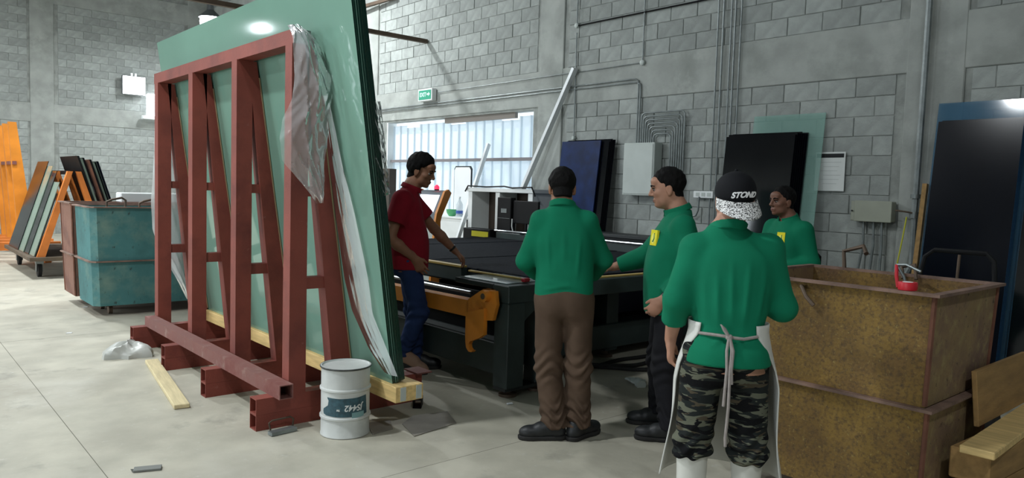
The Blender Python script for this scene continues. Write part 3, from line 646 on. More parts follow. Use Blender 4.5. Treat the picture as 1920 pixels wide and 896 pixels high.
MB().bbox(-.1, .085, -.30, .34, .0, .955, .01).build('body', 'black', t); MB().box(-.106, -.1, -.27, .12, .84, .92).build('front_panel', M('box_yellow', (196, 190, 30), .5), t)
t = thing('white_desk', 'white desk behind the table, holding a bottle and bowl', 'desk', (7.42, 9.95, 0))
MB().bbox(-.22, .24, -.58, .6, 1.05, 1.08, .004).build('desktop', 'white', t); MB().box(-.20, -.17, -.56, .58, .05, 1.05).build('front_panel', 'white', t)
for y in (-.56, .55): MB().box(-.20, .22, y, y+.03, 0, 1.05).build('side_panel', 'white', t)
t = thing('water_bottle', 'clear plastic water bottle with blue label on the white desk', 'bottle', (7.30, 9.72, 1.081))
MB().lathe([(.05, 0), (.055, .02), (.05, .1), (.055, .12), (.055, .2), (.02, .27), (.018, .30)], 18).build('body', glassy('bottle_plastic', (225, 235, 240), .1, alpha=.55), t)
MB().lathe([(.0565, .05), (.0565, .10)], 18).build('label', M('bottle_label', (60, 90, 170), .5), t); MB().lathe([(.02, .30), (.02, .325)], 14).build('cap', 'white', t)
t = thing('green_bowl', 'translucent green bowl on the white desk', 'bowl', (7.32, 9.95, 1.081))
MB().lathe([(.05, 0), (.085, .05), (.1, .11), (.094, .11), (.08, .055), (.045, .008)], 20).build('bowl', M('bowl_green', (90, 180, 120), .3), t)
t = thing('mirror_panel', 'pale upright framed mirror panel before the sheeted door', 'mirror', (7.56, 10.0, 1.083))
fm = [(-.24, 0), (.24, 0), (.24, .78), (.20, .83), (-.20, .83), (-.24, .78)]
MB().prism(fm, 'x', 0, .02).build('frame', 'darker', t); MB().prism([(a*.93, .03+b*.94) for a, b in fm], 'x', -.006, -.0005).build('panel', M('mirror_white', (236, 240, 244), .2, spec=.8), t)
o = MB().beam((7.486, 9.32, .025), (7.66, 7.564, 3.29), .05, .085, up=(1, 0, 0), hollow=.004).build('aluminium_pole', 'whitealu'); tag(o, 'longest white aluminium bar leaning up against the block wall', 'bar')
o = MB().beam((6.62, 9.21, .025), (7.56, 9.34, 2.26), .05, .06, up=(1, 0, 0), hollow=.004).build('aluminium_pole', 'whitealu'); tag(o, 'shorter white aluminium bar leaning before the sheeted door', 'bar')
o = MB().bbox(7.25, 7.4, 11.8, 12.25, 0, 1.86, .006).build('dark_board', M('dark_board', (60, 54, 48), .8), loc=(0, 0, 0)); tag(o, 'dark upright board by the jamb of the sheeted door', 'board')

# ------------------------------------------------------------------ glass leaning on the block wall
def leaning(y0, y1, z1, off, n, th, mat, label, group, k=.11, zref=2.46, gap=.006, edge=None, jit=.02, step=.012):
    """n sheets parallel to each other, leaning towards the wall; off = clearance of the first from the wall at height zref"""
    for i in range(n):
        dz = 0 if n == 1 else random.uniform(-jit, jit); o_ = off+i*(th+gap); xx = lambda z: XE-.05-o_-k*(zref-z)
        poly = [(xx(.015)-th, .015), (xx(.015), .015), (xx(z1+dz), z1+dz), (xx(z1+dz)-th, z1+dz)]
        o = MB().prism(poly, 'y', y0+step*i, y1+step*i).build('glass_sheet', mat)
        if edge:
            o.data.materials.append(MT[edge])
            for p in o.data.polygons:
                if abs(p.normal.y) > .9: p.material_index = 1
        tag(o, label if isinstance(label, str) else label[i], 'glass sheet', group)
MT['gblueedge'] = glassy('glass_edge_blue', (52, 92, 134), .15)
leaning(6.76, 7.60, 2.25, .0, 5, .010, 'gblack', ['black glass sheet behind the dusty blue one, %s from the wall' % ORD[q] for q in range(5)], 'black sheets behind the blue glass')
leaning(6.93, 7.67, 2.25, .09, 1, .020, 'gblue', 'dusty blue glass sheet leaning on the block wall', None)
leaning(3.86, 4.70, 2.46, .0, 1, .008, 'gpale', 'pale green clear glass sheet showing above the black stack', None)
leaning(4.02, 4.86, 2.24, .02, 7, .012, 'gblack', ['glossy black glass sheet behind the capped man, %s from the wall' % ORD[q] for q in range(7)], 'black glass stack by the paper notice', gap=.010)
leaning(1.0, 2.76, 2.48, .0, 1, .010, glassy('glass_blue_clear', (70, 112, 140), .08, alpha=.6), 'taller clear blue glass sheet behind the dark navy ones', None, k=.14, zref=2.48)
leaning(2.02, 2.70, 2.30, .03, 4, .022, 'gdark', ['dark navy glass sheet at the back of the large stack by the air pipe', 'second dark navy glass sheet in the large stack by the air pipe', 'third dark navy glass sheet in the large stack by the air pipe', 'front dark navy glass sheet of the large stack by the air pipe'], 'navy glass stack by the air pipe', k=.14, zref=2.48, edge='gblueedge', step=.0)
leaning(1.0, 1.96, 2.28, .05, 1, .03, 'gblack', 'black glass sheet at the picture\'s edge beyond the navy stack', None, k=.14, zref=2.48)
o = MB().beam((7.36, 2.80, .03), (7.55, 2.78, 1.72), .04, .05, up=(1, 0, 0)).build('timber_batten', 'ply'); tag(o, 'brown timber batten upright beside the navy glass stack', 'timber')
# ------------------------------------------------------------------ fittings on the block wall
XF = XE-.03
t = thing('electrical_panel', 'grey enamel electrical panel box under the bent conduits', 'electrical panel', (XF, 6.26, 1.52))
MB().bbox(-.16, 0, -.255, .255, 0, .68, .008).build('body', 'grey', t); MB().bbox(-.168, -.16, -.235, .235, .02, .66, .004).build('door', 'grey', t)
t = thing('junction_box', 'khaki metal junction box with three conduits below', 'junction box', (XF, 3.30, 1.34))
MB().bbox(-.11, 0, -.20, .20, 0, .20, .006).build('body', 'khaki', t); MB().bbox(-.118, -.11, -.205, .16, -.005, .205, .004).build('lid', 'khaki', t); MB().lathe([(.008, 0), (.008, .012)], 10).xf(Matrix.Translation((-.118, .18, .1)) @ Matrix.Rotation(R_(-90), 4, 'Y')).build('lock', 'ink', t)
def conduit(path, label, rad=.0105, grp='conduits on the block wall', mat='galv', clips=True):
    t = tag(MB().tube(path, rad, 8).build('conduit', mat), label, 'conduit', grp); return t
def arc(y0, z0, y1, z1, r=.06, x=XF-.03):
    """up from (y0,z0), across at z1, down on y1 side"""
    s = 1 if y1 > y0 else -1
    pts = [(x, y0, z0)]
    for k in range(5): a = k*math.pi/8; pts.append((x, y0+s*r*(1-math.cos(a)), z1-r+r*math.sin(a)))
    for k in range(5): a = k*math.pi/8; pts.append((x, y1-s*r*(1-math.sin(a)), z1-r+r*math.cos(a)))
    return pts
names = ['outermost', 'second outermost', 'third from outside', 'fourth from outside', 'fifth from outside', 'second innermost', 'innermost']
for k in range(7):
    p = arc(6.34-.034*k, 2.19, 5.66+.034*k, 2.59-.046*k); p.append((XF-.03, 5.66+.034*k, .3))
    conduit(p, '%s of the nested bent conduits above the grey panel' % names[k])
for k, (y, w) in enumerate(((5.25, 'first'), (5.17, 'second'), (5.07, 'third'), (5.01, 'fourth'), (4.94, 'fifth'))):
    conduit([(XF-.02-.012*(k % 2), y, .3), (XF-.02-.012*(k % 2), y, 7.2)], '%s tall vertical conduit counting from the nested bends' % w, .012 if k % 2 else .010)
x = XF-.012
for dz, w in ((0, 'upper'), (-.045, 'lower')):
    y1 = 6.43-.035*(dz < 0)
    conduit([(x, 13.6, 3.03+dz), (x, 6.56, 3.05+dz), (x, y1+.05, 3.045+dz), (x, y1+.01, 3.02+dz), (x, y1, 2.95+dz), (x, y1, 2.19)], '%s of the two long conduits bending down to the grey panel' % w)
for i, (y, z0, z1) in enumerate(((6.38, 3.25, 7.2), (7.60, 3.90, 7.2))):
    t = conduit([(x, y, z0), (x, y, z1)], 'thin upright conduit ending in a round box above the %s' % ('grey panel' if i == 0 else 'leaning white bar'), .009)
    b = MB().lathe([(.035, 0), (.035, .03), (.02, .04)], 14).xf(Matrix.Translation((x+.012, y, z0)) @ Matrix.Rotation(R_(-90), 4, 'Y')).build('round_box', 'grey', t)
o = MB().tube([(x, 7.58, 3.895), (x, 4.2, 3.90)], .011, 6).build('black_cable', 'black'); tag(o, 'black cable running level along the upper block courses', 'cable')
t = conduit([(x, 7.60, 3.80), (x, 7.585, 2.30)], 'thin upright conduit dropping behind the leaning white bar', .009)
MB().lathe([(.03, 0), (.03, .03), (.02, .04)], 14).xf(Matrix.Translation((x+.012, 7.585, 2.31)) @ Matrix.Rotation(R_(-90), 4, 'Y')).build('round_box', 'grey', t)
conduit([(x, 10.98, 3.22), (x, 6.40, 3.25)], 'thin straight conduit running from the exit sign', .007)
for k, (y, w) in enumerate(((3.39, 'first'), (3.29, 'middle'), (3.21, 'last'))):
    conduit([(XF-.05, y, 1.345), (XF-.05, y-.01, 1.1), (XF-.06, y+.03-.02*k, .8), (XF-.06, y+.06-.04*k, .2)], '%s of three conduits dropping below the junction box' % w, .014, 'conduits under the junction box')
conduit([(XF-.05, 5.38, 1.53), (XF-.05, 5.39, 1.36), (XF-.05, 5.42, 1.30), (XF-.05, 5.5, 1.28)], 'short hooked conduit under the white outlet strip', .012)
t = tag(MB().bbox(-.05, 0, -.14, .14, 0, .085, .006).build('outlet_strip', 'white', loc=(XF, 5.33, 1.515)), 'white outlet strip on the block wall behind the capped man', 'outlet')
for k in range(3): MB().box(-.053, -.049, -.11+.08*k, -.06+.08*k, .02, .065).build('socket', 'grey', t)
t = conduit([(XF-.07, 2.885, 7.2), (XF-.07, 2.89, 2.8), (XF-.07, 2.90, 1.46), (XF-.07, 2.89, .95), (XF-.08, 2.95, .8), (XF-.1, 3.02, .6)], 'thick galvanised air pipe running down the column', .03, None)
MB().lathe([(.045, -.02), (.045, .02)], 14, (XF-.07, 2.90, 1.60)).build('coupling', 'galv', t); MB().lathe([(.042, -.03), (.042, .03)], 14, (XF-.07, 2.90, 1.42)).build('valve_body', 'galv', t)
MB().tube([(XF-.1, 2.90, 1.44), (XF-.14, 2.95, 1.45), (XF-.14, 3.05, 1.46)], .008).build('valve_lever', 'steelrod', t)
o = MB().tube([(XF-.12, 2.95, 1.40), (XF-.13, 2.97, 1.2), (XF-.14, 3.0, .95), (XF-.14, 3.03, .7)], .007).build('air_hose', M('hose_yellow', (186, 186, 40), .5)); tag(o, 'thin yellow air hose hanging from the pipe valve', 'hose')
t = thing('paper_notice', 'white paper notice with a dark printed header on the block wall', 'notice', (XF-.012, 3.79, 1.635))
MB().box(-.003, 0, -.16, .16, 0, .41).build('sheet', 'paper', t); MB().box(-.0045, -.0035, -.145, .15, .35, .392).build('printed_header', 'ink', t)
for k in range(6): MB().box(-.0045, -.0035, -.12+.02*(k % 3), .10-.03*(k % 2), .30-.045*k, .304-.045*k).build('printed_line', M('print_grey', (176, 182, 180), .8), t)
t = thing('exit_sign', 'green and white exit sign high on the block wall', 'sign', (XF, 11.26, 3.08))
MB().bbox(-.10, 0, -.22, .22, 0, .215, .008).build('housing', 'white', t); MB().box(-.104, -.0995, -.19, .19, .025, .19).build('face', 'exitgreen', t)
me = text_mesh('EXIT', .10, .001, 0, .003)
lt = link('lettering', me, 'exitwhite', t); lt.rotation_euler = (R_(90), 0, R_(-90)); lt.location = (-.1055, .055, .11)
MB().prism([(-.06, .10), (-.06, .13), (-.115, .13), (-.115, .155), (-.165, .115), (-.115, .075), (-.115, .10)], 'x', -.1065, -.105).build('arrow', 'exitwhite', t)
o = MB().beam((3.2, 11.39, 4.16), (XE-.03, 11.39, 4.16), .07, .07).build('steel_purlin', 'steelrod'); tag(o, 'lower dark steel bar fixed square to the block wall', 'steel bar', None)
o = MB().beam((7.5, 14.5, 5.06), (7.66, 12.4, 5.10), .06, .06).build('steel_purlin', 'steelrod'); tag(o, 'upper dark steel bar along the top of the block wall', 'steel bar', None)
# chair behind the bins
t = thing('office_chair', 'black office chair whose backrest shows beside the far man', 'chair', (6.42, 3.24, 0), R_(215))
MB().bbox(-.21, .21, -.05, .02, .62, 1.08, .03).build('backrest', 'black', t); MB().bbox(-.23, .23, .02, .45, .44, .52, .03).build('seat', 'black', t)
MB().tube([(0, .22, .12), (0, .22, .45)], .03).build('column', 'black', t); MB().tube([(0, .0, .47), (0, -.03, .7)], .02).build('back_bracket', 'black', t)
for s in (-1, 1): MB().tube([(s*.26, .05, .50), (s*.30, .04, .68), (s*.30, .10, .74), (s*.30, .32, .73)], .018).build('armrest', 'galv', t)
for k in range(5):
    a = k*2*math.pi/5; MB().tube([(0, .22, .12), (.27*math.cos(a), .22+.27*math.sin(a), .06)], .02).sphere((.27*math.cos(a), .22+.27*math.sin(a), .03), .03).build('leg', 'black', t)

# ------------------------------------------------------------------ far left: orange rack, trolley of offcuts
t = thing('orange_rack', 'tall orange A-frame glass rack standing in the far corner', 'rack', (1.5, 16.2, 0))
for k, y in enumerate((-.55, .15, .85, 1.55)):
    for s in (0,):
        MB().prism([(.55, .35), (.80, .35), (.54, 2.46), (.42, 2.46)], 'y', y, y+.12).build('post', 'orange', t)
        MB().prism([(-.55, .35), (-.80, .35), (-.40, 2.46), (-.28, 2.46)], 'y', y, y+.12).build('post', 'orange', t)
    MB().beam((-1.0, y+.06, .28), (1.2, y+.06, .28), .12, .14, hollow=.008).build('foot_beam', 'orange2', t)
for x in (.5, -.5): MB().beam((x, -.6, 1.75), (x, 1.7, 1.75), .06, .06).build('rail', 'reddust', t)
MB().beam((.95, -.9, .175), (.95, 1.9, .175), .1, .07, hollow=.006).build('base_rail', 'orange2', t); MB().beam((-.95, -.9, .175), (-.95, 1.9, .175), .1, .07, hollow=.006).build('base_rail', 'orange2', t)
for x in (-.95, .95):
    for y in (-.8, 1.8): MB().box(x-.05, x+.05, y-.05, y+.05, 0, .142).build('foot_pad', 'orange2', t)
tr = thing('glass_trolley', 'low steel trolley on casters carrying an orange A-frame', 'trolley', (2.42, 14.0, 0))
MB().bbox(-.60, .60, -1.1, 1.5, .27, .33, .006).build('deck', M('trolley_deck', (86, 74, 60), .8, var=.25), tr)
for x in (-.42, .42):
    for y in (-.72, 1.2):
        c_ = MB().box(x-.05, x+.05, y-.05, y+.05, .2, .27).build('caster', 'galv', tr); MB().tube([(x-.025, y, .10), (x+.025, y, .10)], .10, 18).build('wheel', 'rubber', c_)
        MB().box(x-.045, x-.035, y-.04, y+.04, .08, .2).box(x+.035, x+.045, y-.04, y+.04, .08, .2).build('fork', 'galv', c_)
for y in (-1.06, -.25, .6, 1.35):
    for s in (-1, 1): MB().prism([(s*.50, .33), (s*.39, .33), (s*.02, 1.62), (s*.09, 1.62)], 'y', y, y+.09).build('inclined_post', 'orange2', tr)
MB().beam((0, -1.0, 1.60), (0, 1.42, 1.60), .1, .06).build('top_rail', 'black', tr)
def panes(s, y0, y1, zt, off, th, mt, label, grp):
    sl = .305; xa = lambda z: s*(.50-(z-.335)*sl+off); zb = .336
    poly = [(xa(zb), zb), (xa(zb)+s*th, zb), (xa(zt)+s*th, zt), (xa(zt), zt)]
    o = MB().prism(poly, 'y', y0, y1).build('glass_offcut', mt, loc=(2.42, 14.0, 0)); tag(o, label, 'glass pane', grp)
for k, (y0, y1, zt, mt, lb) in enumerate(((-1.0, -.62, 1.28, 'black', 'small black panel at the near end of the trolley'), (-.96, -.26, 1.45, 'ggrey', 'grey pane between the two nearest orange posts of the trolley'), (-.55, .10, 1.62, 'gblack', 'black pane behind the second orange post of the trolley'), (-.14, .58, 1.70, 'ggrey', 'grey pane between the middle orange posts of the trolley'), (.3, 1.3, 1.78, 'gdark', 'dark pane at the far end of the trolley'))):
    panes(-1, y0, y1, zt, .004+.012*k, .009, mt, lb, 'panes on the near side of the trolley')
for k, (mt, lb) in enumerate((('black', 'innermost, black'), ('ggrey', 'second, grey'), ('gblack', 'third, black'), ('rust', 'fourth, brown'), ('gblack', 'fifth, black'), ('ggrey', 'sixth, grey'), ('gdark', 'outermost, dark blue'))):
    panes(1, -1.02+.05*(k % 3), .3+.1*k, 1.86-.012*k-.03*(k % 2), .006+.040*k, .030, mt, '%s sheet of the thick stack on the trolley\'s far side' % lb, 'thick sheets on the far side of the trolley')
o = MB().prism([(-.30, -1.2), (.3, -1.25), (.34, 1.1), (-.28, 1.2)], 'z', 0, .012).build('floor_board', M('grey_board', (176, 186, 176), .6, var=.08), loc=(2.9, 12.2, .001)); tag(o, 'pale flat board on the floor beyond the rusty bins', 'board')

# ------------------------------------------------------------------ lamps
lampm = M('lamp_housing', (120, 124, 126), .4, .6)
def highbay(name, x, y, z, w, label, rod=True, d=.42, globe=0.):
    t = thing(name, label, 'lamp', (x, y, z), 0, 'high-bay lamps')
    MB().lathe([(.05, .36), (.08, .34), (.09, .20), (d/2, .02), (d/2+.01, 0), (d/2-.004, .0), (.085, .19), (.05, .2)], 28).build('reflector', lampm, t)
    MB().lathe([(.02, -.13), (.09, -.115), (.15, -.07), (d/2-.03, .012), (d/2-.03, .03), (.05, .05)], 28).build('lens', 'lampglow', t)
    if globe: MB().sphere((0, 0, -.10), globe, 24).build('globe', 'lampglow', t)
    if rod: MB().tube([(0, 0, .35), (0, 0, ZC-z)], .012).build('rod', 'black', t)
    L_ = bpy.data.lights.new('lamp_light', 'AREA'); L_.shape = 'DISK'; L_.size = d-.05; L_.energy = w; L_.color = (.93, .98, 1.0)
    lo = bpy.data.objects.new('lamp_light', L_); COL.objects.link(lo); lo.parent = t; lo.location = (0, 0, -.14-globe)
    return t
k = 0
WH = ['over the bare floor before the red rack', 'beside the far west doorway', 'beyond the far west doorway', 'behind the viewer', 'as added light on the floor beside the trolley', 'above the orange rack', 'before the sheeted door']
for x, y, w in ((-.8, 4.6, 1.05), (-3.6, 8.6, 1.1), (-3.4, 14.6, 1.1), (.6, -1.8, .55), (.9, 12.2, 1.3), (1.2, 16.8, 1.1), (5.4, 13.2, 1.5)):  # the lamp beside the trolley is added to brighten that stretch of floor
    highbay('highbay_lamp', x, y, 6.2, LAMP_W*w, 'round high-bay lamp hung from the roof '+WH[k]); k += 1
highbay('highbay_lamp', 6.85, 20.0, 5.72, LAMP_W*.9, 'bright round high-bay lamp hung in the far corner above the rack', d=.58, globe=.26)
t = thing('flood_lamp', 'glaring floodlight on the far block wall left of the red rack', 'lamp', (5.72, 22.82, 4.10))
MB().bbox(-.30, .30, -.08, .0, -.26, .26, .01).build('housing', lampm, t); MB().box(-.28, .28, -.10, -.081, -.24, .24).build('lens', 'lampglow', t)
MB().tube([(-.1, .0, 0), (-.1, .15, .1)], .015).build('bracket', lampm, t); MB().tube([(-.05, -.04, .26), (-.05, -.04, .34)], .03).build('gland', 'white', t); MB().tube([(.05, -.04, .26), (.05, -.04, .34)], .03).build('gland', 'white', t)
L_ = bpy.data.lights.new('flood_light', 'AREA'); L_.shape = 'RECTANGLE'; L_.size = .36; L_.size_y = .25; L_.energy = 120; L_.color = (.93, .98, 1)
lo = bpy.data.objects.new('flood_light', L_); COL.objects.link(lo); lo.parent = t; lo.location = (0, -.10, 0); lo.rotation_euler = (R_(75), 0, 0)
t = thing('flood_lamp', 'floodlight on the far wall in the western corner', 'lamp', (-5.75, 22.82, 4.12))
MB().bbox(-.22, .22, -.08, .0, -.16, .16, .01).build('housing', lampm, t); MB().box(-.19, .19, -.09, -.081, -.13, .13).build('lens', 'lampglow', t); MB().tube([(-.1, .0, 0), (-.1, .15, .1)], .015).build('bracket', lampm, t)
L_ = bpy.data.lights.new('flood_light', 'AREA'); L_.shape = 'RECTANGLE'; L_.size = .36; L_.size_y = .25; L_.energy = 120; L_.color = (.93, .98, 1)
lo = bpy.data.objects.new('flood_light', L_); COL.objects.link(lo); lo.parent = t; lo.location = (0, -.10, 0); lo.rotation_euler = (R_(75), 0, 0)
t = thing('wall_lamp', 'small white lit fitting on the far wall beside the red rack', 'lamp', (6.18, 22.86, 3.3))
MB().bbox(-.12, .25, -.16, 0, .0, .62, .02).build('diffuser', emit('fitting_glow', (245, 250, 255), 3), t); MB().bbox(-.25, .3, -.20, 0, -.10, .0, .01).build('tray', 'white', t)

# ------------------------------------------------------------------ people: smooth-blended volumes turned into one continuous skin
class Vol:
    def __init__(s, lo, hi, h):
        s.h = h; s.lo = np.array(lo, float); n = np.ceil((np.array(hi, float)-s.lo)/h).astype(int)+1
        s.n = n; s.f = np.full(n, .08, np.float32); s.ax = [s.lo[i]+h*np.arange(n[i]) for i in range(3)]
    def win(s, lo, hi, pad):
        i0 = np.clip(np.floor((np.array(lo)-pad-s.lo)/s.h).astype(int), 0, s.n); i1 = np.clip(np.ceil((np.array(hi)+pad-s.lo)/s.h).astype(int)+1, 0, s.n)
        if np.any(i1 <= i0): return None, None
        sl = tuple(slice(a, b) for a, b in zip(i0, i1))
        X = s.ax[0][sl[0]][:, None, None]; Y = s.ax[1][sl[1]][None, :, None]; Z = s.ax[2][sl[2]][None, None, :]
        return sl, (X, Y, Z)
    def blend(s, sl, d, k, sub=False):
        a = s.f[sl]
        if sub: d = -d; h = np.clip(.5-.5*(a-d)/k, 0, 1); s.f[sl] = a*(1-h)+d*h+k*h*(1-h)
        else: h = np.clip(.5+.5*(a-d)/k, 0, 1); s.f[sl] = a*(1-h)+d*h-k*h*(1-h)
    def cap(s, a, b, ra, rb, k=.02, flat=None, clip=(), sub=False):
        a = np.array(a, float); b = np.array(b, float); r = max(ra, rb)
        sl, g = s.win(np.minimum(a, b)-r, np.maximum(a, b)+r, .05)
        if sl is None: return s
        X, Y, Z = g; ab = b-a; L2 = max(ab @ ab, 1e-9)
        t = np.clip(((X-a[0])*ab[0]+(Y-a[1])*ab[1]+(Z-a[2])*ab[2])/L2, 0, 1)
        dx, dy, dz = X-a[0]-t*ab[0], Y-a[1]-t*ab[1], Z-a[2]-t*ab[2]
        q = 1.
        if flat:
            v = np.array(flat[0], float); v = v/np.linalg.norm(v); w = dx*v[0]+dy*v[1]+dz*v[2]; m = (1/flat[1]-1)
            dx, dy, dz = dx+m*w*v[0], dy+m*w*v[1], dz+m*w*v[2]; q = (1+flat[1])/2
        d = (np.sqrt(dx*dx+dy*dy+dz*dz)-(ra+(rb-ra)*t))*q
        for p, nn in clip: d = np.maximum(d, (X-p[0])*nn[0]+(Y-p[1])*nn[1]+(Z-p[2])*nn[2])
        s.blend(sl, d, k, sub); return s
    def ell(s, c, r, R=None, k=.02, sub=False, clip=()):
        c = np.array(c, float); r = np.array(r, float); m = r.max()
        sl, g = s.win(c-m, c+m, .05)
        if sl is None: return s
        X, Y, Z = (g[i]-c[i] for i in range(3))
        if R is not None:
            R = np.array(R); X, Y, Z = (R[0, i]*X+R[1, i]*Y+R[2, i]*Z for i in range(3))
        k0 = np.sqrt((X/r[0])**2+(Y/r[1])**2+(Z/r[2])**2); k1 = np.sqrt((X/r[0]**2)**2+(Y/r[1]**2)**2+(Z/r[2]**2)**2)+1e-9
        d = np.minimum(k0*(k0-1)/k1, .08)
        for p, nn in clip: d = np.maximum(d, (g[0]-p[0])*nn[0]+(g[1]-p[1])*nn[1]+(g[2]-p[2])*nn[2])
        s.blend(sl, d, k, sub); return s
    def loft(s, lev, k=.02, e=2.4):
        """lev rows: z, cx, cy, rx, ry"""
        lev = np.array(lev, float); o = np.argsort(lev[:, 0]); lev = lev[o]
        rm = lev[:, 3:].max(); lo = [lev[:, 1].min()-rm, lev[:, 2].min()-rm, lev[0, 0]]; hi = [lev[:, 1].max()+rm, lev[:, 2].max()+rm, lev[-1, 0]]
        sl, g = s.win(lo, hi, .05)
        X, Y, Z = g; z = Z.ravel()
        def sp(c):
            zz = lev[:, 0]; t = np.clip(z, zz[0], zz[-1]); i = np.clip(np.searchsorted(zz, t)-1, 0, len(zz)-2)
            m = np.gradient(lev[:, c], zz); hh = zz[i+1]-zz[i]; u = (t-zz[i])/hh
            return ((2*u**3-3*u**2+1)*lev[i, c]+(u**3-2*u**2+u)*hh*m[i]+(-2*u**3+3*u**2)*lev[i+1, c]+(u**3-u**2)*hh*m[i+1])[None, None, :]
        cx, cy, rx, ry = sp(1), sp(2), sp(3), sp(4)
        q = (np.abs((X-cx)/rx)**e+np.abs((Y-cy)/ry)**e)**(1/e)
        d = (q-1)*np.minimum(rx, ry)
        d = np.maximum(d, np.maximum(lev[0, 0]-Z, Z-lev[-1, 0])); d = np.minimum(d, .08)
        s.blend(sl, d, k); return s
    def cut(s, p, nn):
        X, Y, Z = s.ax[0][:, None, None], s.ax[1][None, :, None], s.ax[2][None, None, :]
        s.f = np.maximum(s.f, ((X-p[0])*nn[0]+(Y-p[1])*nn[1]+(Z-p[2])*nn[2]).astype(np.float32)); return s
    def mesh(s, smooth=1):
        f = s.f.copy(); f[0] = f[-1] = .08; f[:, 0] = f[:, -1] = .08; f[:, :, 0] = f[:, :, -1] = .08
        neg = f < 0; c = np.zeros(np.array(f.shape)-1, np.int8)
        cor = [(i, j, k) for i in (0, 1) for j in (0, 1) for k in (0, 1)]; nx, ny, nz = c.shape
        for i, j, k in cor: c += neg[i:i+nx, j:j+ny, k:k+nz]
        act = np.argwhere((c > 0) & (c < 8)); ids = np.full(c.shape, -1, np.int64); ids[tuple(act.T)] = np.arange(len(act))
        vals = np.stack([f[act[:, 0]+i, act[:, 1]+j, act[:, 2]+k] for i, j, k in cor], 1)
        acc = np.zeros((len(act), 3)); cnt = np.zeros(len(act)); cc = np.array(cor, float)
        for a in range(8):
            for b in range(a+1, 8):
                if np.abs(cc[a]-cc[b]).sum() != 1: continue
                va, vb = vals[:, a], vals[:, b]; mk = (va < 0) != (vb < 0); t = np.where(mk, va/(va-vb+1e-12), 0)
                acc += np.where(mk[:, None], cc[a]+(cc[b]-cc[a])*t[:, None], 0); cnt += mk
        V = s.lo+s.h*(act+acc/cnt[:, None]); Q = []
        for ax in range(3):
            a = [slice(None)]*3; b = [slice(None)]*3; a[ax] = slice(0, -1); b[ax] = slice(1, None)
            ch = neg[tuple(a)] != neg[tuple(b)]; e = np.argwhere(ch); u, v = (ax+1) % 3, (ax+2) % 3
            e = e[(e[:, u] > 0) & (e[:, v] > 0) & (e[:, u] < c.shape[u]) & (e[:, v] < c.shape[v])]
            eu = np.zeros(3, int); eu[u] = 1; ev = np.zeros(3, int); ev[v] = 1
            q = np.stack([ids[tuple((e-eu-ev).T)], ids[tuple((e-ev).T)], ids[tuple(e.T)], ids[tuple((e-eu).T)]], 1)
            fl = neg[tuple(e.T)]; q[~fl] = q[~fl][:, ::-1]; Q.append(q)
        Q = np.concatenate(Q); Q = Q[(Q >= 0).all(1)]
        for _ in range(smooth):
            sm = np.zeros_like(V); n = np.zeros(len(V))
            for a, b in ((0, 1), (1, 2), (2, 3), (3, 0)):
                np.add.at(sm, Q[:, a], V[Q[:, b]]); np.add.at(n, Q[:, a], 1); np.add.at(sm, Q[:, b], V[Q[:, a]]); np.add.at(n, Q[:, b], 1)
            V = V*.45+.55*sm/np.maximum(n, 1)[:, None]
        return V, Q
def vnormals(V, Q):
    N = np.cross(V[Q[:, 2]]-V[Q[:, 0]], V[Q[:, 3]]-V[Q[:, 1]]); out = np.zeros_like(V)
    for i in range(4): np.add.at(out, Q[:, i], N)
    return out/np.maximum(np.linalg.norm(out, axis=1), 1e-12)[:, None]
def vobj(name, vol, mat, parent, disp=None, smooth=1):
    V, Q = vol.mesh(smooth)
    if disp is not None: V = V+vnormals(V, Q)*disp(V)[:, None]
    me = bpy.data.meshes.new(name); me.vertices.add(len(V)); me.vertices.foreach_set('co', V.ravel())
    me.loops.add(Q.size); me.loops.foreach_set('vertex_index', Q.ravel()); me.polygons.add(len(Q))
    me.polygons.foreach_set('loop_start', np.arange(0, Q.size, 4)); me.polygons.foreach_set('loop_total', np.full(len(Q), 4)); me.polygons.foreach_set('use_smooth', np.ones(len(Q), bool))
    me.update(calc_edges=True); me.materials.append(MT[mat] if isinstance(mat, str) else mat)
    o = bpy.data.objects.new(name, me); COL.objects.link(o); o.parent = parent; return o
def waves(seed, n, amp, fmin, fmax, zs=1.):
    rs = np.random.RandomState(seed); D = rs.normal(size=(n, 3)); D[:, 2] *= zs; D /= np.linalg.norm(D, axis=1)[:, None]; F = rs.uniform(fmin, fmax, n); P = rs.uniform(0, 6.28, n)
    def fn(V):
        w = np.zeros(len(V))
        for d, f, p in zip(D, F, P): w += np.sin((V @ d)*f+p+1.3*np.sin((V @ d[[1, 2, 0]])*f*.6+p))
        return amp*w/math.sqrt(n)
    return fn
def ridges(seed, segs):
    """cloth folds: segs of (point a, point b, width, height) pressed out as soft ridges"""
    def fn(V):
        out = np.zeros(len(V))
        for a, b, w, h in segs:
            a = np.array(a); b = np.array(b); ab = b-a; t = np.clip((V-a) @ ab/(ab @ ab), 0, 1)
            d = np.linalg.norm(V-a-t[:, None]*ab, axis=1); out += h*np.exp(-(d/w)**2)*np.sin(np.pi*np.clip(t, .04, .96))
        return out
    return fn

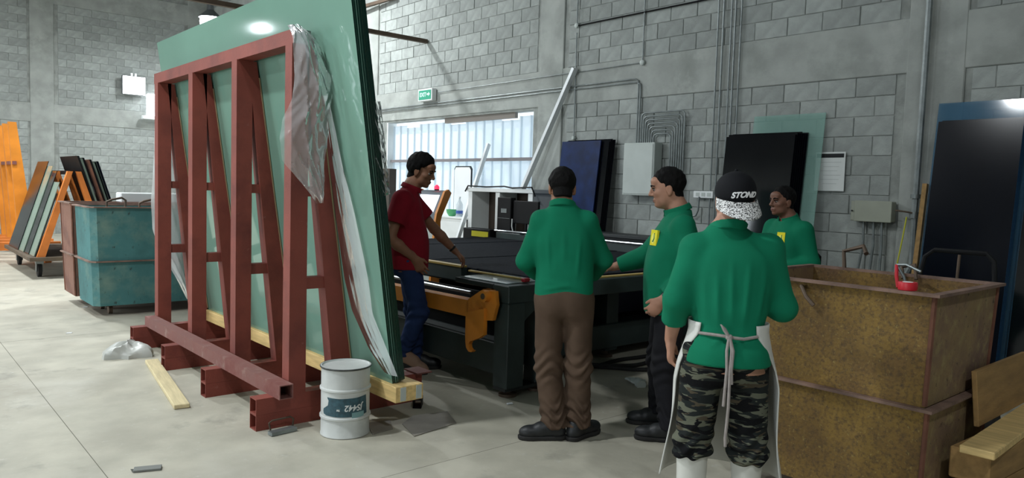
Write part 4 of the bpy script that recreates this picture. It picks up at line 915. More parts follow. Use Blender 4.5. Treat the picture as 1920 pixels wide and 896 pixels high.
def skin_mat(name, col):
    m = M(name, col, .55, var=.10, scale=14, spec=.35); b = m.node_tree.nodes['Principled BSDF']
    b.inputs['Subsurface Weight'].default_value = .06; b.inputs['Subsurface Radius'].default_value = (.02, .008, .005); return m
MT['skinA'] = skin_mat('skin_tan', (150, 108, 84)); MT['skinB'] = skin_mat('skin_brown', (142, 100, 78)); MT['skinC'] = skin_mat('skin_light_tan', (170, 126, 104)); MT['skinD'] = skin_mat('skin_deep_brown', (118, 82, 66))
MT['hair'] = M('black_hair', (13, 12, 12), .75, spec=.15, var=.3, scale=60, bump=.5, bscale=220, stretch=(1, 1, .35))
MT['green_cloth'] = M('green_cotton', (9, 112, 81), .85, var=.06, scale=6, bump=.12, bscale=500, spec=.2)
MT['red_cloth'] = M('crimson_cotton', (134, 22, 38), .85, var=.08, scale=6, bump=.12, bscale=500, spec=.2)
MT['brown_cloth'] = M('brown_cotton', (84, 68, 56), .9, var=.12, scale=7, bump=.2, bscale=400, spec=.15)
MT['black_cloth'] = M('black_cotton', (24, 24, 28), .85, var=.15, scale=8, bump=.15, bscale=400, spec=.2)
MT['denim'] = M('blue_denim', (38, 54, 92), .9, var=.25, scale=6, bump=.2, bscale=500, spec=.15)
MT['shoe_black'] = M('black_leather', (28, 30, 32), .5, var=.15, scale=10, bump=.1, bscale=60)
MT['sole'] = M('shoe_sole', (34, 33, 32), .85); MT['boot_white'] = M('white_rubber', (206, 206, 198), .45, var=.05, scale=8, bump=.1, bscale=12)
MT['apron'] = M('white_apron', (206, 206, 200), .6, var=.07, scale=5, bump=.15, bscale=40)
MT['tie'] = M('grey_tie', (150, 142, 138), .8, var=.1, scale=40); MT['capblack'] = M('black_cap_cloth', (18, 19, 23), .85, bump=.1, bscale=500, spec=.2)
MT['eyewhite'] = M('eye_white', (150, 140, 132), .3); MT['iris'] = M('eye_dark', (26, 16, 12), .15); MT['lip'] = M('lip', (124, 72, 66), .5); MT['plain_black'] = M('watch_black', (16, 16, 18), .4)
def camo():
    m = M('camouflage_cloth', (40, 44, 42), .9, bump=.15, bscale=400, spec=.15); nt = m.node_tree; n = nt.nodes; L = nt.links; b = n['Principled BSDF']; tc = n.new('ShaderNodeTexCoord'); cur = None
    for i, (c, sc, lo) in enumerate((((34, 38, 37), 5, 0), ((96, 98, 84), 8.5, .525), ((76, 69, 56), 9.5, .575), ((17, 18, 20), 8, .53))):
        if i == 0: cur = None; base = lin(c); continue
        mp = n.new('ShaderNodeMapping'); mp.inputs['Scale'].default_value = (1, 1, 4.4); mp.inputs['Location'].default_value = (i*2.3, i*4.1, i*1.7); L.new(tc.outputs['Object'], mp.inputs[0])
        nz = n.new('ShaderNodeTexNoise'); nz.inputs['Scale'].default_value = sc; nz.inputs['Detail'].default_value = 2; nz.inputs['Distortion'].default_value = .6; L.new(mp.outputs[0], nz.inputs[0])
        mr = n.new('ShaderNodeMapRange'); mr.inputs['From Min'].default_value = lo; mr.inputs['From Max'].default_value = lo+.02; L.new(nz.outputs[0], mr.inputs[0])
        mx = n.new('ShaderNodeMix'); mx.data_type = 'RGBA'; L.new(mr.outputs[0], mx.inputs['Factor']); mx.inputs['B'].default_value = lin(c)
        if cur is None: mx.inputs['A'].default_value = base
        else: L.new(cur, mx.inputs['A'])
        cur = mx.outputs['Result']
    L.new(cur, b.inputs['Base Color']); return m
MT['camo'] = camo()
def speckle():
    m = M('speckled_brim', (230, 230, 228), .8); nt = m.node_tree; n = nt.nodes; L = nt.links; tc = n.new('ShaderNodeTexCoord')
    vo = n.new('ShaderNodeTexNoise'); vo.inputs['Scale'].default_value = 190; vo.inputs['Detail'].default_value = 0; vo.inputs['Distortion'].default_value = 1.2; L.new(tc.outputs['Object'], vo.inputs[0])
    cr = n.new('ShaderNodeValToRGB'); cr.color_ramp.interpolation = 'CONSTANT'; cr.color_ramp.elements[0].color = (.02, .02, .02, 1); cr.color_ramp.elements[1].color = (.8, .8, .79, 1); cr.color_ramp.elements[1].position = .49
    L.new(vo.outputs[0], cr.inputs[0]); L.new(cr.outputs[0], n['Principled BSDF'].inputs['Base Color']); return m
MT['speckle'] = speckle()

def unit(v): v = np.array(v, float); return v/np.linalg.norm(v)
def rot_about(v, ax, a):
    ax = unit(ax); v = np.array(v, float); return v*math.cos(a)+np.cross(ax, v)*math.sin(a)+ax*(ax @ v)*(1-math.cos(a))
def hand(vol, w, d, n, t, s=1., curl=(.25, .35, .3), spread=.06, thumb=.6):
    """w wrist, d towards the fingers, n the way the palm faces, t thumb side"""
    w = np.array(w, float); d = unit(d); n = unit(n-d*(np.array(n) @ d)); t = unit(np.array(t, float)-d*(np.array(t) @ d)-n*(np.array(t) @ n))
    vol.cap(w-d*.03*s, w+d*.03*s, .026*s, .031*s, .015, flat=(n, .72)); vol.cap(w+d*.03*s, w+d*.078*s, .038*s, .042*s, .012, flat=(n, .40)); vol.cap(w+d*.05*s+t*.012*s, w+d*.078*s-t*.012*s, .03*s, .03*s, .01, flat=(n, .48))
    for i, (L, r) in enumerate(((.074, .0092), (.084, .0095), (.078, .0092), (.060, .0082))):
        off = (1.5-i)*.0215*s; p = w+d*(.088-.006*abs(i-1.2))*s+t*off; dd = unit(d+t*(1.5-i)*spread)
        axs = np.cross(dd, n); a = 0.
        for j, (fr, rr) in enumerate(((.45, 1.), (.30, .93), (.25, .85))):
            a += curl[j]; q = p+rot_about(dd, axs, a)*L*fr*s; vol.cap(p, q, r*rr*s, r*rr*.93*s, .004); p = q
    p = w+d*.022*s+t*.024*s; q = p+unit(d*.75+t*thumb+n*.25)*.042*s; vol.cap(p, q, .0145*s, .0115*s, .01); e = q+unit(d*.95+t*thumb*.4+n*.3)*.034*s; vol.cap(q, e, .0115*s, .0085*s, .004)
def head_rot(yaw, pitch, roll=0.):
    """yaw>0 turns to the person's left, pitch>0 looks down"""
    return np.array(Matrix.Rotation(yaw, 3, 'Z') @ Matrix.Rotation(-pitch, 3, 'X') @ Matrix.Rotation(roll, 3, 'Y'))
def add_head(vol, c, R, s, fat=0.):
    T = lambda p: np.array(c)+R @ (np.array(p)*s)
    E = lambda p, r, k=.012, sub=False: vol.ell(T(p), np.array(r)*s, R, k*s, sub)
    K = lambda a, b, ra, rb, k=.01: vol.cap(T(a), T(b), ra*s, rb*s, k*s)
    E((0, -.014, .034), (.075, .096, .083)); E((0, .026, -.028), (.0625+fat, .070, .086), .02); E((0, .036, -.082), (.047+fat*1.5, .052, .036), .02); E((0, .074, -.100), (.021, .020, .016), .015)
    if fat: E((0, .03, -.10), (.055, .05, .03), .02)
    for x in (-1, 1): E((x*.043, .056, -.026), (.024, .026, .022), .015); E((x*.046, .034, -.07), (.02, .03, .03), .02)
    K((-.034, .084, .020), (.034, .084, .020), .0125, .0125, .012); E((0, .07, .05), (.055, .03, .03), .02)
    for x in (-1, 1): E((x*.0315, .101, .000), (.0185, .017, .0115), .008, True)
    K((0, .094, .012), (0, .112, -.026), .0085, .0125, .009); E((0, .112, -.030), (.0125, .012, .010), .006)
    for x in (-1, 1): E((x*.0125, .100, -.034), (.0085, .010, .008), .006)
    K((-.021, .090, -.064), (.021, .090, -.064), .0075, .0075, .006); K((-.017, .089, -.075), (.017, .089, -.075), .008, .008, .006); E((0, .103, -.0695), (.022, .008, .0022), .003, True)
    for x in (-1, 1):
        E((x*.078, -.006, -.012), (.011, .021, .034), .006); E((x*.076, -.004, -.042), (.009, .010, .011), .006); E((x*.090, -.002, -.010), (.006, .011, .020), .005, True)
def head_bits(par, c, R, s, closed=.0, lip='lip', beard=None):
    T = lambda p: np.array(c)+R @ (np.array(p)*s)
    for x in (-1, 1):
        e = MB().sphere((0, 0, 0), .0115*s, 14).build('eyeball', 'eyewhite', par, True, loc=tuple(T((x*.0315, .0785, -.001))))
        MB().sphere((0, 0, 0), (.0062*s, .0062*s, .0062*s), 10).build('iris', 'iris', e, True, loc=tuple(R @ np.array((0, .0083, -.0035))*s))
        MB().tube([T((x*.013, .0925, .0050)), T((x*.0315, .0955, .0085)), T((x*.050, .0830, .0035))], [.0022*s, .0028*s, .002*s], 6).build('eyelid_line', 'iris', par)
        MB().tube([T((x*.012, .0985, .020)), T((x*.032, .0990, .027)), T((x*.054, .080, .021))], [.0042*s, .0050*s, .0025*s], 6).build('eyebrow', 'hair', par)
    MB().tube([T((-.022, .090, -.0665)), T((-.008, .0985, -.0645)), T((.008, .0985, -.0645)), T((.022, .090, -.0665))], [.002*s, .0045*s, .0045*s, .002*s], 8).build('lip', lip, par); MB().tube([T((-.018, .090, -.073)), T((0, .0975, -.0755)), T((.018, .090, -.073))], [.002*s, .0052*s, .002*s], 8).build('lip', lip, par)
def add_hair(par, c, R, s, front=.062, nape=-.075, grow=.012, seed=3, topb=0., name='hair'):
    c = np.array(c, float); rad = .15*s; vol = Vol(c-rad, c+rad, .0045)
    T = lambda p: c+R @ (np.array(p)*s)
    X, Y, Z = np.meshgrid(*vol.ax, indexing='ij'); P = np.stack([X, Y, Z], -1)-c; P = (P @ R)/s; x, y, z = P[..., 0], P[..., 1], P[..., 2]
    line = np.interp(y, [-.11, -.06, -.022, -.018, .012, .016, .06, .10], [nape, nape, -.058, -.040, -.034, .022, front-.004, front])
    line = line-.010*np.clip(np.abs(x)-.04, 0, .04)/.04*(y > .03)
    g = grow*np.clip((z-line)/.055, 0., 1.)**.6+.0022; k = np.sqrt((x/(.075+g))**2+((y+.014)/(.096+g))**2+((z-.034)/(.083+g+topb))**2); d = (k-1)*.09
    nk = np.sqrt(x*x+(y+.030-.15*(z+.05))**2)-(.0580+.5*g); d = np.minimum(d, np.where((z < .0) & (y < -.01), nk, 1.))
    d = np.maximum(d, (line-z)*.8); inner = ((np.sqrt((x/.060)**2+((y+.014)/.08)**2+((z-.03)/.068)**2))-1)*.07; d = np.maximum(d, -inner)
    vol.f = (d*s).astype(np.float32)
    return vobj(name, vol, 'hair', par, lambda V: waves(seed, 8, .0022, 60, 170)(V)*np.clip((V[:, 2]-c[2]+.02*s)/.06, .25, 1), 1)
def shoe(par, ankle, toe_dir, s, mat='shoe_black', top=.11, name='shoe', z0=0., pitch=0.):
    """shoe under the ankle point, pointing along toe_dir (floor plane)"""
    t = unit([toe_dir[0], toe_dir[1], 0]); x = np.array([t[1], -t[0], 0]); b = np.array([ankle[0], ankle[1], z0])
    B = np.stack([x, t, [0, 0, 1]], 1)
    if pitch: B = B @ np.array(Matrix.Rotation(pitch, 3, 'X'))
    T = lambda p: b+B @ (np.array(p)*s)
    v = Vol(b-.28, b+np.array([.28, .28, .34]), .006)
    v.cap(T((0, -.045, .052)), T((0, .06, .050)), .046*s, .046*s, .02, flat=(B[:, 0], .92)); v.ell(T((.004, .135, .046)), np.array((.048, .075, .044))*s, B, .03*s); v.cap(T((0, -.035, .06)), T((0, -.03, top)), .046*s, .043*s, .02); v.cap(T((0, .0, .09)), T((0, .07, .07)), .036*s, .04*s, .03)
    v.cut(T((0, 0, .020)), -B[:, 2]); v.cut(T((0, 0, top+.01)), B[:, 2])
    o = vobj(name, v, mat, par, waves(5, 5, .0012, 30, 70))
    v = Vol(b-.28, b+np.array([.28, .28, .2]), .006)
    v.cap(T((0, -.045, .02)), T((0, .05, .02)), .050*s, .047*s, .01); v.ell(T((.004, .125, .02)), np.array((.052, .090, .06))*s, B, .02*s); v.cut(T((0, 0, .028)), B[:, 2]); v.cut(T((0, 0, .001)), -B[:, 2])
    vobj('sole', v, 'sole', o, smooth=0)
    return o
def person(label, loc, bearing, spec):
    """local frame: +Y the way the person faces, +X their right"""
    t = thing('person', label, 'person', (loc[0], loc[1], loc[2] if len(loc) > 2 else 0), R_(-bearing))
    S = spec['s']; J = {k: np.array(v, float) for k, v in spec['J'].items()}; sk = spec['skin']
    hp, hR = J['head'], head_rot(*[R_(a) for a in spec.get('look', (0, 0, 0))])
    lo = np.min(np.stack(list(J.values())), 0)-.20; hi = np.max(np.stack(list(J.values())), 0)+.20; lo[2] = min(J['wristL'][2], J['wristR'][2], .85*S)-.24
    # --- skin: head, neck, torso, arms and hands in one surface
    v = Vol(lo, hi, .005)
    add_head(v, hp, hR, S*spec.get('hs', 1.), spec.get('fat', 0.))
    nb = J['neck']; nr = spec.get('neckr', 1.); v.cap(hp+hR @ np.array((0, -.026, -.05))*S, nb, .055*S*nr, .062*S*nr, .03); v.cap(nb, nb-np.array([0, 0, .12]), .06*S, .064*S, .03)
    tl = np.array(spec['torso'], float); sh = tl.copy(); sh[:, 3:] -= .022; v.loft(sh, .03)
    for a in 'LR':
        s_, e_, w_ = J['sh'+a], J['el'+a], J['wrist'+a]
        v.cap(s_, e_, .046*S, .040*S, .03); v.cap(e_, e_+(w_-e_)*.35, .040*S, .041*S, .02); v.cap(e_+(w_-e_)*.35, w_, .041*S, .027*S, .02)
        h = spec['hand'+a]; hand(v, w_, h['d'], h['n'], h['t'], S*1.02, h.get('curl', (.25, .35, .3)), h.get('spread', .06), h.get('thumb', .6))
        hipx = J['hip'+a]; v.cap(hipx, hipx+(J['kn'+a]-hipx)*.3, .06*S, .06*S, .03)
    body = vobj('body', v, sk, t); head_bits(body, hp, hR, S*spec.get('hs', 1.), lip=spec.get('lip', 'lip'))
    if spec.get('hair', True): add_hair(t, hp, hR, S*spec.get('hs', 1.), **spec.get('hairkw', {}))
    # --- shirt
    hem = spec['hem']; lo2 = lo.copy(); lo2[2] = hem-.06
    v = Vol(lo2, hi, .007); v.loft(tl, .03)
    for a in 'LR':
        s_, e_, w_ = J['sh'+a], J['el'+a], J['wrist'+a]; sl = spec['sleeve'+a]; ra, rb, rc = spec.get('sr', (.066, .056, .045))
        v.ell(s_, (.062*S, .062*S, .058*S), None, .03)
        if sl <= 1: p = s_+(e_-s_)*sl; n_ = unit(e_-s_); v.cap(s_, e_, ra*S, (ra+.008)*S, .04, clip=((p, n_),))
        else: p = e_+(w_-e_)*(sl-1); n_ = unit(w_-e_); v.cap(s_, e_, ra*S, rb*S, .04); v.cap(e_, w_, rb*S, rc*S, .025, clip=((p, n_),))
    v.cap(J['shL'], nb+np.array([0, -.01, -.03]), .046*S, .052*S, .03); v.cap(J['shR'], nb+np.array([0, -.01, -.03]), .046*S, .052*S, .03)
    v.cut((0, 0, hem), (0, 0, -1)); nd = unit(hp-nb); cp = nb+nd*spec.get('collar', .022); v.cut(cp, nd*.97) if False else None
    X, Y, Z = v.ax[0][:, None, None], v.ax[1][None, :, None], v.ax[2][None, None, :]
    rr = np.sqrt((X-nb[0])**2+(Y-nb[1]-.012)**2); v.f = np.maximum(v.f, np.where(rr < .16, Z-(nb[2]+.010)+.36*(Y-nb[1]), -1).astype(np.float32))
    v.cap(nb+np.array([0, .012, -.02]), nb+np.array([0, .03, .06]), .060*S, .060*S, .01, sub=True)
    wv = waves(spec.get('seed', 1), 7, .0035, 9, 26, .5); rg = ridges(0, spec.get('folds', []))
    shirt = vobj('shirt', v, spec['shirt'], t, lambda V: wv(V)*np.clip((V[:, 2]-hem)/.06, .25, 1)+rg(V)*np.clip((V[:, 2]-hem-.005)/.06, 0, 1), 2)
    # collar band
    cl = Vol(nb-.16, nb+.16, .005); X, Y, Z = cl.ax[0][:, None, None]-nb[0], cl.ax[1][None, :, None]-nb[1], cl.ax[2][None, None, :]-nb[2]
    nd = unit(hp+hR @ np.array((0, -.026, -.05))*S-nb); X = X-nd[0]/nd[2]*np.maximum(Z, -.03); yy = Y-.004-nd[1]/nd[2]*np.maximum(Z, -.03); q = np.sqrt((X/1.0)**2+(yy/1.04)**2); zc = Z+.36*Y+.002; wall = np.abs(q-(.078*S*spec.get('neckr', 1.)+.16*(-(zc)+.02)*(zc < .02)))-.0055
    d = np.maximum(wall, np.abs(zc-.004)-.022); gap = np.where(Y > 0, .012+.25*np.maximum(0, -(zc-.035))-np.abs(X), -1); cl.f = np.maximum(d, gap).astype(np.float32)
    vobj('collar', cl, spec['shirt'], shirt, smooth=1)
    # --- trousers
    v = Vol(np.array([lo[0], lo[1], -.02]), np.array([hi[0], hi[1], 1.1*S]), .007); hipL, hipR = J['hipL'], J['hipR']; tr = spec['tr']
    pc = (hipL+hipR)/2; v.ell(pc+np.array([0, -.012, .03]), (.165*S*tr[0], .118*S*tr[0], .13*S), None, .04); v.ell(pc+np.array([.062, -.06, -.02])*S, (.085*S, .075*S, .095*S), None, .04); v.ell(pc+np.array([-.062, -.06, -.02])*S, (.085*S, .075*S, .095*S), None, .04)
    for a in 'LR':
        h, k, an = J['hip'+a], J['kn'+a], J['an'+a]
        v.cap(h+np.array([0, 0, .02]), k, .092*S*tr[0], .070*S*tr[1], .035); v.cap(k, an, .070*S*tr[1], .060*S*tr[2], .03)
    cutz = spec.get('cuff', None)
    v.cut((0, 0, pc[2]+.10*S), (0, 0, 1))
    X, Y, Z = v.ax[0][:, None, None], v.ax[1][None, :, None], v.ax[2][None, None, :]
    for a in 'LR':
        an = J['an'+a]; cz = spec.get('cuff'+a, an[2]-.02); near = np.sqrt((X-an[0])**2+(Y-an[1])**2) < .14
        v.f = np.maximum(v.f, np.where(near & (Z < cz+.05), cz-Z, -1).astype(np.float32))
    wv2 = waves(spec.get('seed', 1)+9, 7, .0035, 10, 30, 1.2); rg2 = ridges(0, spec.get('tfolds', []))
    def tdisp(V):
        out = wv2(V)+rg2(V)
        for a in 'LR':
            an, k = J['an'+a], J['kn'+a]; q = np.linalg.norm(V[:, :2]-an[:2], axis=1) < .2; h = V[:, 2]-an[2]
            out += q*np.exp(-((h-.05)/.09)**2)*.007*np.sin(h*95+4*np.sin(V[:, 0]*30+V[:, 1]*24)); hk = V[:, 2]-k[2]
            out += np.exp(-(hk/.09)**2)*.004*np.sin(hk*80+5*np.sin(V[:, 0]*22))
        return out
    vobj('trousers', v, spec['trm'], t, tdisp, 2)
    for a in 'LR':
        f = spec['foot'+a]
        if spec.get('boots'): continue
        shoe(t, J['an'+a]+np.array([*f.get('off', (0, 0)), 0]), f['d'], S*spec.get('ss', 1.), name='shoe', z0=f.get('z0', 0.), pitch=f.get('pitch', 0.), mat=f.get('mat', 'shoe_black'))
    return t, J, body, shirt
def patch_on(parent, name, c, nrm, w, h, mat, th=.003, up=(0, 0, 1), poly=None):
    """small flat emblem with thickness, centred at c, facing nrm (parent's local frame)"""
    n_ = Vector(nrm).normalized(); u = Vector(up); x = u.cross(n_).normalized(); y = n_.cross(x)
    pts = poly or [(-.5, -.5), (.5, -.5), (.5, .5), (-.5, .5)]; k = len(pts)
    vs = [Vector(c)+x*p[0]*w+y*p[1]*h+n_*th for p in pts]+[Vector(c)+x*p[0]*w+y*p[1]*h-n_*.012 for p in pts]
    return MB().add(vs, [tuple(range(k)), tuple(range(2*k-1, k-1, -1))]+[(i, k+i, k+(i+1) % k, (i+1) % k) for i in range(k)]).build(name, mat, parent)
def stripes_logo(shirt, c, nrm, w=.075, h=.10):
    V = np.array([v.co for v in shirt.data.vertices]); n_ = unit(nrm); D = V-np.array(c); t = D @ n_; q = np.linalg.norm(D-t[:, None]*n_, axis=1) < .04
    if q.any(): c = tuple(np.array(c)+n_*(t[q].max()+.001))
    b = patch_on(shirt, 'chest_emblem', c, nrm, w, h, 'logo', .003)
    circ = [(.30*math.cos(a*math.pi/8)-.02, .34*math.sin(a*math.pi/8)-.05) for a in range(16)]
    patch_on(b, 'emblem_ring', c, nrm, w, h, M('emblem_pale', (250, 246, 120), .8), .0045, poly=circ)
    patch_on(b, 'emblem_stroke', c, nrm, w, h, 'logogreen', .0055, poly=[(-.18, -.25), (.05, -.30), (.20, -.05), (.12, .30), (.04, .28), (.08, -.02), (-.05, -.18)])
def watch(parent, w, e, r, S=1.):
    d = Vector(unit(np.array(w)-np.array(e))); c = Vector(w)-d*.03
    q = d.to_track_quat('Z', 'Y').to_matrix().to_4x4(); q.translation = c
    o = MB().lathe([(r, -.011), (r+.004, -.009), (r+.004, .009), (r, .011), (r-.004, .0)], 20).xf(q).build('wrist_watch', 'plain_black', parent)
    return o

# man in the middle, back to us, hands on the table
dn = (0, -.25, -1)
P1, J, _, sh = person('man in green shirt and brown trousers, back turned, leaning to the table', (3.33, 3.29), 45.9, dict(
    s=.995, skin='skinA', shirt='green_cloth', trm='brown_cloth', seed=3, look=(6, 22, 0), hairkw=dict(nape=-.09, grow=.010), hem=.835, sleeveL=1.86, sleeveR=1.86, tr=(1.02, 1.16, 1.30), sr=(.062, .060, .054),
    torso=[(.80, -.015, -.02, .186, .138), (.95, -.018, -.01, .182, .130), (1.08, -.02, 0, .180, .125), (1.25, -.03, .01, .186, .122), (1.35, -.035, .01, .165, .108), (1.42, -.04, 0, .108, .084), (1.468, -.045, 0, .078, .072)],
    J=dict(head=(-.053, .045, 1.572), neck=(-.045, .0, 1.455), shL=(-.180, .0, 1.360), shR=(.112, .015, 1.365), elL=(-.272, .05, 1.10), elR=(.225, .08, 1.125), wristL=(-.19, .28, .99), wristR=(.15, .30, .985),
           hipL=(-.108, -.02, .86), hipR=(.078, -.02, .86), knL=(-.100, -.045, .46), knR=(.088, -.03, .46), anL=(-.052, -.08, .10), anR=(.100, -.05, .10)),
    handL=dict(d=(.25, .85, -.35), n=dn, t=(1, 0, 0)), handR=dict(d=(-.2, .85, -.35), n=dn, t=(-1, 0, 0)),
    footL=dict(d=(-.95, -.22), off=(-.01, -.01)), footR=dict(d=(.62, .78)),
    folds=[((-.20, -.13, .93), (.05, -.14, .98), .014, .007), ((-.17, -.13, 1.00), (.10, -.13, .95), .016, .006), ((-.18, -.10, .88), (.12, -.13, .90), .012, .006), ((-.11, -.11, 1.05), (-.13, -.11, 1.33), .014, .007), ((.06, -.12, 1.0), (.08, -.11, 1.32), .014, .007), ((-.02, -.12, 1.10), (-.03, -.12, 1.36), .018, .005)],
    tfolds=[((-.17, -.08, .70), (-.05, -.11, .62), .012, .006), ((.0, -.12, .78), (-.03, -.09, .64), .012, -.008), ((-.16, -.08, .50), (-.03, -.1, .45), .012, .007), ((.03, -.08, .52), (.14, -.08, .47), .012, .006), ((-.14, -.09, .36), (-.02, -.1, .41), .012, .006)]))

# capped man with apron in the foreground
P2, J, body2, sh2 = person('man in backwards black cap, white apron, camouflage trousers and white boots', (2.87, 1.83), 55, dict(
    s=.975, skin='skinC', shirt='green_cloth', trm='camo', seed=5, look=(15, 4, 0), hem=.822, hair=True, hairkw=dict(nape=-.05, grow=.003), sleeveL=1.55, sleeveR=1.6, tr=(1.04, 1.18, 1.10), boots=True, cuffL=.395, cuffR=.385, sr=(.062, .062, .056),
    torso=[(.79, .0, -.005, .190, .158), (.88, .0, -.005, .180, .150), (.955, 0, .0, .152, .116), (1.07, 0, .01, .168, .122), (1.21, .0, .02, .186, .124), (1.30, -.008, .022, .166, .110), (1.36, -.02, .02, .112, .084), (1.418, -.03, .018, .078, .072)],
    J=dict(head=(.002, .050, 1.532), neck=(-.028, .02, 1.402), shL=(-.158, .0, 1.315), shR=(.155, .04, 1.325), elL=(-.222, -.03, 1.085), elR=(.228, .06, 1.07), wristL=(-.248, .07, .89), wristR=(.12, .26, 1.10),
           hipL=(-.100, -.02, .83), hipR=(.088, .01, .83), knL=(-.128, -.035, .43), knR=(.106, -.0, .43), anL=(-.132, -.04, .10), anR=(.114, 0, .10)),
    handL=dict(d=(.05, .10, -1), n=(1, -.1, 0), t=(.0, 1, 0), curl=(.35, .45, .35), spread=.05, thumb=.5), handR=dict(d=(-.6, .6, .2), n=(0, -.2, -1), t=(-.5, -.6, 0)),
    footL=dict(d=(-.2, 1)), footR=dict(d=(.2, 1)),
    folds=[((-.10, -.11, .98), (-.13, -.10, 1.30), .014, .008), ((-.045, -.11, .98), (-.06, -.10, 1.24), .014, .008), ((.01, -.12, .99), (.0, -.10, 1.30), .012, .007), ((.06, -.11, .98), (.075, -.09, 1.28), .014, .009), ((.12, -.09, 1.0), (.14, -.06, 1.27), .014, .008), ((-.09, -.12, .87), (-.02, -.12, .955), .014, .008), ((.09, -.11, .85), (.03, -.12, .955), .014, .008), ((-.13, -.09, .83), (-.04, -.12, .93), .012, .006)],
    tfolds=[((-.19, -.06, .60), (-.05, -.1, .55), .012, .007), ((.03, -.09, .58), (.17, -.05, .62), .012, .007), ((-.2, -.06, .50), (-.06, -.1, .47), .014, .009), ((.04, -.08, .49), (.18, -.04, .46), .014, .009), ((.0, -.12, .76), (-.01, -.08, .62), .014, -.010)]))
for kx, ky, d in ((-.128, -.035, (-.25, 1)), (.108, -.0, (.25, 1))):
    v = Vol((kx-.2, ky-.2, 0), (kx+.2, ky+.35, .5), .007); dd = unit([*d, 0]); b = np.array([kx, ky-.005, 0])
    v.loft([(.06, kx, ky, .05, .056), (.12, kx, ky, .050, .054), (.25, kx, ky, .060, .062), (.40, kx, ky, .070, .070), (.415, kx, ky, .071, .071)], .02, 2.); v.cap(b+np.array([0, 0, .05]), b+dd*.08+np.array([0, 0, .048]), .048, .046, .03); v.ell(b+dd*.14+np.array([0, 0, .045]), (.047, .07, .043), np.stack([[dd[1], -dd[0], 0], dd, [0, 0, 1]], 1), .03); v.cut((0, 0, .002), (0, 0, -1))
    vobj('rubber_boot', v, 'boot_white', P2, waves(4, 5, .0025, 12, 34))
# apron: a curved sheet round the front and sides
def apron_pt(z, u):
    az = np.interp(z, [.28, .45, .72, .80, .90, .955, 1.0, 1.05], [98, 97, 97, 103, 122, 136, 138, 100])
    rx = np.interp(z, [.28, .45, .72, .88, .96, 1.05], [.262, .246, .222, .186, .172, .176]); ry = np.interp(z, [.28, .72, .96, 1.05], [.25, .20, .135, .14])
    a = R_(az)*u; fl = .010*math.sin(7*u+9*z)*(1-max(0, (z-.8)*4) if z > .8 else 1)
    return ((rx+fl)*math.sin(a)-.002, (ry+fl)*math.cos(a)+.008, z)
m = MB(); nz_, nu_ = 40, 56
for i in range(nz_):
    for j in range(nu_): m.v.append(apron_pt(.285+i*(1.0-.285)/(nz_-1), -1+2*j/(nu_-1)))
m.f = [(i*nu_+j, i*nu_+j+1, (i+1)*nu_+j+1, (i+1)*nu_+j) for i in range(nz_-1) for j in range(nu_-1)]
ap = m.build('apron', 'apron', P2, True); so = ap.modifiers.new('thickness', 'SOLIDIFY'); so.thickness = .006; so.offset = 1
MB().prism([(-.11, 1.0), (.11, 1.0), (.09, 1.28), (-.09, 1.28)], 'y', .160, .166).build('bib', 'apron', ap)
el, er = apron_pt(.955, -1), apron_pt(.955, 1)
MB().tube([el, (-.06, -.132, .958), (-.02, -.140, .957), (.0, -.143, .955)], .007, 8).build('tie_band', 'tie', ap); MB().tube([er, (.06, -.130, .948), (.02, -.140, .952), (.0, -.143, .955)], .007, 8).build('tie_band', 'tie', ap)
MB().sphere((.0, -.146, .954), (.016, .012, .014), 12).build('knot', 'tie', ap)
for pth in ([(.0, -.150, .955), (-.022, -.153, .985), (-.034, -.15, 1.005), (-.02, -.15, .99), (0, -.150, .955)], [(.0, -.150, .955), (-.008, -.164, .90), (-.004, -.172, .82), (-.008, -.165, .72), (-.010, -.155, .66)], [(.004, -.150, .955), (.012, -.165, .90), (.008, -.173, .81), (.010, -.165, .66), (.004, -.150, .52), (.006, -.148, .485)], [(.002, -.150, .955), (.018, -.166, .90), (.014, -.172, .82), (.018, -.168, .76)]):
    MB().tube(pth, .0065, 8).build('tie_end', 'tie', ap)
# backwards cap
hp, hR = np.array((.002, .050, 1.532)), head_rot(R_(15), R_(4)); cs_ = .975
cap = empty('backwards_cap'); cap.parent = P2; cap['label'] = 'black cap worn backwards with speckled white brim'
T = lambda p: tuple(hp+hR @ (np.array(p)*cs_))
v = Vol(hp-.17, hp+.17, .005); v.ell(T((0, -.014, .038)), np.array((.090, .111, .094))*cs_, hR, .01); v.cut(T((0, 0, .012)), -(hR @ np.array((0, -.34, .94))))
v.ell(T((0, -.014, .028)), np.array((.078, .099, .084))*cs_, hR, .004, True); vobj('crown', v, 'capblack', cap, waves(3, 4, .0012, 14, 40))
MB().sphere(T((0, -.016, .133)), .008*cs_, 10).build('top_button', 'capblack', cap)
def brim(s_, q):
    """s_ across -1..1, q 0 at the band, 1 at the lip; points to the back of the head"""
    a = R_(84)*s_; bx, by = .088*math.sin(a), -.014-.109*math.cos(a); ext = .092*max(.0, math.cos(a*.98))**.55
    return (bx*(1+.08*q), by-ext*q*.72, .010-.030*math.cos(a)-.078*q*max(0, math.cos(a*.8))**.8-.012*abs(s_)**2*q)
m = MB(); a, b = 25, 9
for i in range(a):
    for j in range(b): m.v.append(T(brim(-1+2*i/(a-1), j/(b-1))))
m.f = [(i*b+j, (i+1)*b+j, (i+1)*b+j+1, i*b+j+1) for i in range(a-1) for j in range(b-1)]
br = m.build('brim', 'speckle', cap, True); so = br.modifiers.new('thickness', 'SOLIDIFY'); so.thickness = .004
me = text_mesh('STOND', .036, .0012, .35, .0016)
